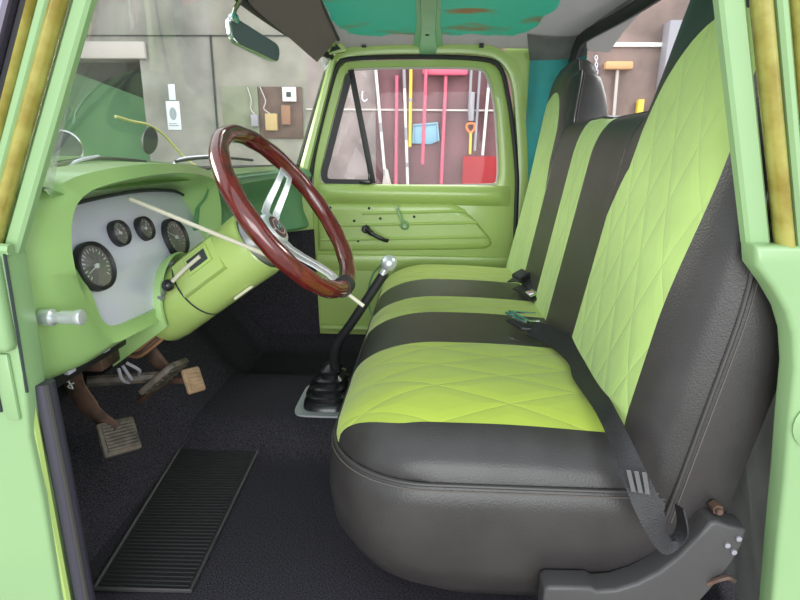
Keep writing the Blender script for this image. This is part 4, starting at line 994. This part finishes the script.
byl = sorted(set([BY0+0.0022*k*k for k in range(6)]+[round(BY0+0.08+k*0.016, 4) for k in range(90) if BY0+0.08+k*0.016 < BY1-0.05]+[0.10, 0.395, 0.615, 0.775, 0.98, 1.315]+[round(0.31+0.0075*k, 4) for k in range(14)]+[round(0.965+0.0075*k, 4) for k in range(14)]+[BY1-0.0022*k*k for k in range(6)]))
KEY = [0.10, 0.395, 0.615, 0.775, 0.98, 1.315]
yl2 = [byl[0]]
for y in byl[1:]:
    if y-yl2[-1] > 0.0045: yl2.append(y)
    elif y in KEY: yl2[-1] = y
def gtop(y):
    T = topz(y); a = min(y, 1.38-y)
    if a > 0.397: return T-0.02
    g = 0.725 if a < 0.19 else 0.725-0.22*(1-math.sqrt(max(0, 1-(min(1, (a-0.19)/0.165))**2)))
    if a < 0.16: g -= 0.02*((0.16-a)/0.06)
    if a > 0.355: g = 0.505-0.10*((a-0.355)/0.042)**1.3
    return min(g, T-0.035)
N1, N2 = 44, 8
def bz(j, i):
    y = (yl2[j]+yl2[j+1])/2; k = sum(1 for b in KEY if y > b)
    if k in (1, 5) and i >= N1: return 0 if k == 1 else 6
    return k
cache = {}
def bgrid(i, j):
    y = yl2[j]; g = gtop(y); T = topz(y)
    w = g*i/N1 if i <= N1 else lerp(g, T, (i-N1)/N2)
    yb = 0.072+0.014*sm(w/0.15)-0.034*sm((w-0.28)/0.3)                              # the lime panel's near edge leans outwards going up
    if y < 0.10: y = lerp(BY0, yb, (y-BY0)/(0.10-BY0))
    elif y < 0.395: y = lerp(yb, 0.395, (y-0.10)/0.295)
    T = topz(y); w = min(w, T)
    if i == N1+N2: w = T
    return y, w
parts = {k: nb() for k in range(7)}; caches = {k: {} for k in range(7)}; pos = {}
for j in range(len(yl2)):
    for i in range(N1+N2+1): pos[(i, j)] = bpt(*bgrid(i, j))
for j in range(len(yl2)-1):
    for i in range(N1+N2):
        z = bz(j, i)
        vs = [put(parts[z], caches[z], q, pos[q]) for q in ((i, j), (i+1, j), (i+1, j+1), (i, j+1))]
        try: parts[z].faces.new(vs)
        except ValueError: pass
BN = [('back_bolster', 'vinyl', 'black vinyl bolster'), ('back_panel', 'quilt_back', 'quilted lime panel'), ('back_stripe', 'stripe', 'charcoal stripe'), ('back_panel', 'quilt_back', 'quilted lime panel'), ('back_stripe', 'stripe', 'charcoal stripe'), ('back_panel', 'quilt_back', 'quilted lime panel'), ('back_bolster', 'vinyl', 'black vinyl bolster')]
for k, (nm, mt, lb) in enumerate(BN): obj(nm, parts[k], mt, seat, label=lb)
# sides and rear of the backrest
def bout(inset, o, th=0.0):
    L = [(BY0+inset, w) for w in [lerp(0.0, topz(BY0+0.001)-inset, k/30) for k in range(31)]]
    L += [(y, topz(y)-inset) for y in [lerp(BY0+inset+0.004, BY1-inset-0.004, k/160) for k in range(161)]]
    L += [(BY1-inset, w) for w in [lerp(topz(BY1-0.001)-inset, 0.0, k/30) for k in range(31)]]
    return [V((0, flare(y, w), 0))+BO+TU*w+TO*(o-BD(w)*(1 if y < 0.69 else 0.62)-th*lerp(1, 0.55, sm((w-0.60)/0.25))) for y, w in L]
bm = nb(); loft(bm, [bout(0.0, 0), bout(-0.003, 0, 0.012), bout(-0.003, 0, 0.05), bout(0.004, 0, 0.085), bout(0.03, 0, 0.105)], False)
obj('back_side', bm, 'vinyl', seat, label='black vinyl side and rear')
bm = nb(); tube(bm, bout(-0.001, 0.002), 0.0033, 8); obj('back_piping', bm, 'piping', seat)
bm = nb(); tube(bm, bout(-0.002, -0.007), 0.0011, 5); obj('stitching', bm, mat('tan_stitching', (0.12, 0.10, 0.09), 0.7), seat)
# headrest padding bump on the far side's inner flank is part of the outline itself
# plastic hinge shield at the lower rear corner
hs = [(0.193, 0.10), (0.193, 0.162), (0.200, 0.168), (0.262, 0.170), (0.272, 0.164), (0.30, 0.168), (0.33, 0.182), (0.358, 0.203), (0.383, 0.232), (0.403, 0.264), (0.419, 0.291), (0.428, 0.294), (0.448, 0.287), (0.472, 0.282), (0.471, 0.255), (0.462, 0.225), (0.447, 0.19), (0.425, 0.15), (0.395, 0.11), (0.36, 0.075), (0.20, 0.06)]
bm = nb(); prism(bm, [V((x, 0.026, z)) for x, z in hs], (0, -0.040, 0), 0.006, 3)
hsh = obj('hinge_shield', bm, 'plastic', seat, label='dark grey plastic hinge shield')
bm = nb(); tube(bm, crom([(0.432, -0.012, 0.185), (0.442, -0.018, 0.198), (0.456, -0.018, 0.203), (0.468, -0.014, 0.194)], 12), 0.004, 6); obj('retaining_clip', bm, 'iron', hsh)
for q in ((0.462, 0.268), (0.459, 0.245), (0.448, 0.256)):
    bm = nb(); lathe(bm, [(0.004, 0), (0.004, 0.003), (0, 0.004)], (q[0], -0.0138, q[1]), (0, -1, 0), 10); obj('rivet', bm, 'grey', hsh)
bm = nb(); lathe(bm, [(0.008, 0), (0.008, 0.014), (0.005, 0.014), (0.005, 0.02), (0, 0.02)], (0.436, 0.016, 0.302), (0, -1, 0), 6); obj('hinge_bolt', bm, 'iron', hsh)

# ================================================================== SEAT BELTS
def ribbon(bm, Lp, Rp, n, th=0.0022):
    a, b = crom(Lp, n), crom(Rp, n); rings = []
    for i in range(n):
        p, q = a[i], b[i]; t = (a[min(i+1, n-1)]-a[max(i-1, 0)]); nn = t.cross(q-p)
        nn = nn.normalized()*th if nn.length > 1e-9 else V((0, 0, th))
        rings.append([p-nn*0.5, p.lerp(q, 0.5)-nn*0.5, q-nn*0.5, q+nn*0.5, p.lerp(q, 0.5)+nn*0.5, p+nn*0.5])
    loft(bm, rings, True, True, True)
M['web'] = mat('black_webbing', (0.02, 0.018, 0.021), rough=0.5, var=0.25, vscale=60, bump=0.3, bscale=400)
b1 = thing('seat_belt', 'black lap belt lying across the near end of the bench seat', 'seat belt', (0.3, 0.2, 0.25))
RR = [(0.262, 0.482, 0.434), (0.310, 0.412, 0.430), (0.326, 0.323, 0.422), (0.318, 0.207, 0.410), (0.305, 0.062, 0.411), (0.316, 0.006, 0.379), (0.330, -0.025, 0.348), (0.342, -0.034, 0.320)]
LL = [(0.228, 0.452, 0.412), (0.265, 0.388, 0.412), (0.283, 0.300, 0.410), (0.275, 0.222, 0.408), (0.280, 0.105, 0.402), (0.286, 0.030, 0.376), (0.292, -0.012, 0.346), (0.305, -0.030, 0.314)]
RR += [(0.350, -0.030, 0.290), (0.363, -0.022, 0.274), (0.376, -0.008, 0.284), (0.374, 0.002, 0.310)]
LL += [(0.331, -0.040, 0.272), (0.352, -0.042, 0.258), (0.379, -0.034, 0.282), (0.374, -0.022, 0.318)]
bm = nb(); ribbon(bm, LL, RR, 80); obj('webbing', bm, 'web', b1)
bm = nb(); prism(bm, [(0.196, 0.525, 0.418), (0.222, 0.472, 0.414), (0.262, 0.462, 0.414), (0.266, 0.505, 0.420)], (0, 0, 0.010), 0.003); obj('buckle', bm, 'rubber', b1)
bm = nb(); tube(bm, crom([(0.195, 0.532, 0.440), (0.223, 0.480, 0.436), (0.236, 0.482, 0.436), (0.206, 0.538, 0.440), (0.195, 0.532, 0.440)], 24), 0.0035, 6)
tube(bm, [(0.206, 0.536, 0.441), (0.262, 0.522, 0.443)], 0.0025, 6); tube(bm, [(0.226, 0.480, 0.437), (0.262, 0.478, 0.438)], 0.0025, 6); obj('latch_plate', bm, 'chrome', b1, label='chrome latch plate')
for k in range(3):
    bm = nb(); o_ = 0.010*k
    ribbon(bm, [(0.291+o_*1.0, -0.012-o_*0.2, 0.372), (0.297+o_*0.9, -0.024-o_*0.2, 0.345)], [(0.297+o_*1.0, -0.013-o_*0.2, 0.372), (0.303+o_*0.9, -0.025-o_*0.2, 0.345)], 6, 0.001); obj('stitched_bar', bm, 'plastic', b1)
b2_ = thing('seat_belt', 'black lap belt bundled in the seat crease on the far side', 'seat belt', (0.32, 0.9, 0.38))
bm = nb(); ribbon(bm, [(0.262, 0.97, 0.412), (0.285, 0.92, 0.425), (0.300, 0.86, 0.425), (0.315, 0.80, 0.405)], [(0.30, 0.97, 0.445), (0.318, 0.92, 0.455), (0.325, 0.86, 0.440), (0.33, 0.78, 0.42)], 24, 0.004)
ribbon(bm, [(0.268, 0.90, 0.408), (0.282, 0.84, 0.412), (0.297, 0.76, 0.408)], [(0.312, 0.91, 0.425), (0.318, 0.84, 0.424), (0.320, 0.75, 0.418)], 18, 0.004); obj('webbing', bm, 'web', b2_)
bm = nb(); prism(bm, [(0.268, 0.93, 0.437), (0.285, 0.875, 0.437), (0.312, 0.885, 0.452), (0.298, 0.94, 0.452)], (0, 0, 0.012), 0.003); obj('buckle', bm, 'rubber', b2_)
bm = nb(); prism(bm, [(0.288, 0.805, 0.418), (0.296, 0.765, 0.414), (0.316, 0.77, 0.424), (0.310, 0.81, 0.426)], (0, 0, 0.006), 0.002); obj('latch_plate', bm, 'chrome', b2_, label='chrome latch plate')

# ================================================================== SUN VISOR AND MIRROR
vz = thing('sun_visor', 'dark mauve sun visor folded up over the passenger side', 'sun visor', (-0.37, 1.1, 1.12))
def vpt(s, t):   # s: near..far, t: lower..upper
    a = V((-0.475, 0.80, 1.180)).lerp(V((-0.405, 1.40, 1.118)), s); b = V((-0.300, 0.80, 1.215)).lerp(V((-0.328, 1.395, 1.196)), s); return a.lerp(b, t)
bm = nb(); nrm = (vpt(1, 0)-vpt(0, 0)).cross(vpt(0, 1)-vpt(0, 0)).normalized()
if nrm.z > 0: nrm = -nrm
q = crom([vpt(0.02, 0.02), vpt(0.5, 0.0), vpt(0.96, 0.0), vpt(0.99, 0.05), vpt(1.0, 0.5), vpt(0.99, 0.95), vpt(0.95, 1.0), vpt(0.5, 1.0), vpt(0.02, 1.0), vpt(0.0, 0.5)], 60, True)
ctr = vpt(0.5, 0.5)
loft(bm, [[ctr.lerp(p, 0.97)-nrm*0.008 for p in q], [p-nrm*0.004 for p in q], [p+nrm*0.002 for p in q], [ctr.lerp(p, 0.97)+nrm*0.006 for p in q], [ctr.lerp(p, 0.9)+nrm*0.0075 for p in q]], True, True, True)
obj('visor_pad', bm, 'mauve', vz)
bm = nb(); tube(bm, [vpt(-0.1, 1.0)+nrm*0.002, vpt(1.03, 1.0)+nrm*0.002], 0.006, 8); obj('pivot_rod', bm, 'rubber', vz)
rm = thing('rear_view_mirror', 'rounded rear view mirror hanging from a chrome stalk', 'mirror', (-0.43, 0.74, 1.05))
ms = [V((-0.468, 0.655, 1.108)), V((-0.460, 0.652, 1.048)), V((-0.392, 0.80, 1.022)), V((-0.389, 0.808, 1.065))]
mc = sum(ms, V())/4; mn = (ms[1]-ms[0]).cross(ms[2]-ms[0]).normalized()
if mn.x < 0: mn = -mn
q = []
for i in range(4):
    a, b, c = ms[i-1], ms[i], ms[(i+1) % 4]
    pa = b.lerp(a, 0.02/(a-b).length); pc2 = b.lerp(c, 0.02/(c-b).length)
    for k in range(7):
        t = k/6; q.append((pa.lerp(b, t)).lerp(b.lerp(pc2, t), t))
bm = nb(); loft(bm, [[mc.lerp(p, 0.80)-mn*0.022 for p in q], [mc.lerp(p, 0.97)-mn*0.012 for p in q], [p-mn*0.002 for p in q], [p+mn*0.003 for p in q], [mc.lerp(p, 0.965)+mn*0.004 for p in q]], True, True, True); obj('housing', bm, 'chrome', rm)
bm = nb(); vv = [bm.verts.new(mc.lerp(p, 0.955)+mn*0.0045) for p in q]; bm.faces.new(vv); bmesh.ops.solidify(bm, geom=bm.faces[:], thickness=0.0008); obj('mirror_face', bm, 'mirror', rm, label='dark mirror face')
bm = nb(); tube(bm, crom([(-0.462, 0.668, 1.095), (-0.464, 0.70, 1.125), (-0.462, 0.735, 1.155), (-0.455, 0.755, 1.20)], 14), 0.0055, 8)
lathe(bm, [(0.012, 0), (0.012, 0.012), (0.0, 0.014)], (-0.462, 0.668, 1.098), mn, 14); obj('stalk', bm, 'chrome', rm)
bm = nb(); box(bm, (-0.475, 0.745, 1.175), (-0.445, 0.785, 1.205), 0.006); obj('bracket', bm, 'iron', rm)

# ================================================================== OUTSIDE THE WINDSHIELD
bm = nb(); rings = []
for k in range(24):
    x = lerp(-0.86, -2.3, k/23)
    rings.append([V((x, y, 0.735+0.035*(1-((y-0.74)/0.8)**2)-0.05*sm(k/23)+0.015*math.exp(-((y-0.74)/0.2)**2))) for y in [lerp(-0.02, 1.52, j/30) for j in range(31)]])
loft(bm, rings, False); bmesh.ops.solidify(bm, geom=bm.faces[:], thickness=-0.02)
obj('hood', bm, 'paint_cool', label='pale green truck hood beyond the windshield', cat='hood')
bm = nb(); rings = []
for k in range(30):
    y = lerp(0.0, 1.48, k/29); b = ws_base(min(max(y, 0.03), 1.45))
    rings.append([V((lerp(b.x-0.006, -0.88, t), y, 0.738+0.006*math.sin(math.pi*t))) for t in (0, 0.25, 0.5, 0.75, 1)])
loft(bm, rings, False); bmesh.ops.solidify(bm, geom=bm.faces[:], thickness=-0.012)
obj('cowl_panel', bm, 'paint_cool', label='pale green cowl strip between hood and windshield', cat='cowl')
def wiper(y0, y1, label):
    t = thing('windshield_wiper', label, 'wiper', (-0.80, y0, 0.745), 'windshield wipers')
    bm = nb(); pts = [V((ws_base(y).x-0.035, y, 0.768+0.012*math.sin(3*s))) for s, y in [(k/10, lerp(y0, y1, k/10)) for k in range(11)]]
    tube(bm, pts, 0.005, 6); obj('blade', bm, 'rubber', t)
    bm = nb(); tube(bm, crom([(ws_base(y0).x-0.05, y0+0.0, 0.745), (ws_base(y0).x-0.05, lerp(y0, y1, 0.2), 0.775), (ws_base(lerp(y0, y1, 0.5)).x-0.038, lerp(y0, y1, 0.5), 0.785)], 12), 0.004, 6)
    lathe(bm, [(0.012, 0), (0.010, 0.015), (0, 0.018)], (ws_base(y0).x-0.05, y0, 0.742), (0, 0, 1), 12); obj('arm', bm, 'steel', t)
wiper(0.42, 0.86, 'windshield wiper resting above the gauge pod'); wiper(1.0, 1.34, 'windshield wiper resting beyond the steering wheel')
# round chrome mirror on the near fender, dark oval shape added on a yellow arm
t = thing('fender_fitting', 'round chrome mirror seen beside the left windshield pillar', 'mirror', (-1.0, 0.79, 0.76))
bm = nb(); ax = V((0.75, -0.55, 0.2)); cm = V((-1.02, 0.83, 0.805))
lathe(bm, [(0.0, -0.03), (0.03, -0.026), (0.046, -0.012), (0.05, 0.0), (0.05, 0.005), (0.044, 0.008)], cm, ax, 32, cap=False); obj('shell', bm, 'chrome', t)
bm = nb(); lathe(bm, [(0.044, 0.006), (0.0, 0.0065)], cm, ax, 32, cap=False); obj('mirror_face', bm, 'mirror', t)
bm = nb(); tube(bm, [cm-ax.normalized()*0.02, cm+V((-0.02, 0.02, -0.03)), cm+V((-0.02, 0.02, -0.036))], 0.008, 8); obj('stem', bm, 'chrome', t)
t = thing('fender_fitting', 'dark oval hanging from a thin curved yellow arm', 'mirror', (-1.0, 1.4, 0.77))
AM = mat('yellow_green_rod', (0.60, 0.60, 0.22), 0.4)
bm = nb(); tube(bm, crom([(-1.0, 1.08, 0.905), (-1.0, 1.18, 0.895), (-1.0, 1.28, 0.890), (-1.0, 1.38, 0.865), (-1.0, 1.48, 0.815), (-1.0, 1.58, 0.765), (-1.0, 1.68, 0.735)], 36), 0.005, 8); obj('arm', bm, AM, t)
bm = nb(); cm = V((-1.0, 1.285, 0.835)); ax = V((0.8, -0.5, 0.15))
lathe(bm, [(0.0, -0.016), (0.04, -0.012), (0.046, 0.0), (0.044, 0.006), (0.0, 0.007)], V((0, 0, 0)), (0, 0, 1), 28, cap=False)
xq = V((0, 0, 1)).rotation_difference(ax.normalized()).to_matrix().to_4x4()
bmesh.ops.transform(bm, matrix=Matrix.Translation(cm) @ Matrix.Rotation(R(-20), 4, ax.normalized()) @ Matrix.Scale(0.62, 4, (0.5, 0.8, 0)) @ Matrix.Scale(1.1, 4, (0, 0, 1)) @ xq, verts=bm.verts); obj('oval_head', bm, 'rubber', t)
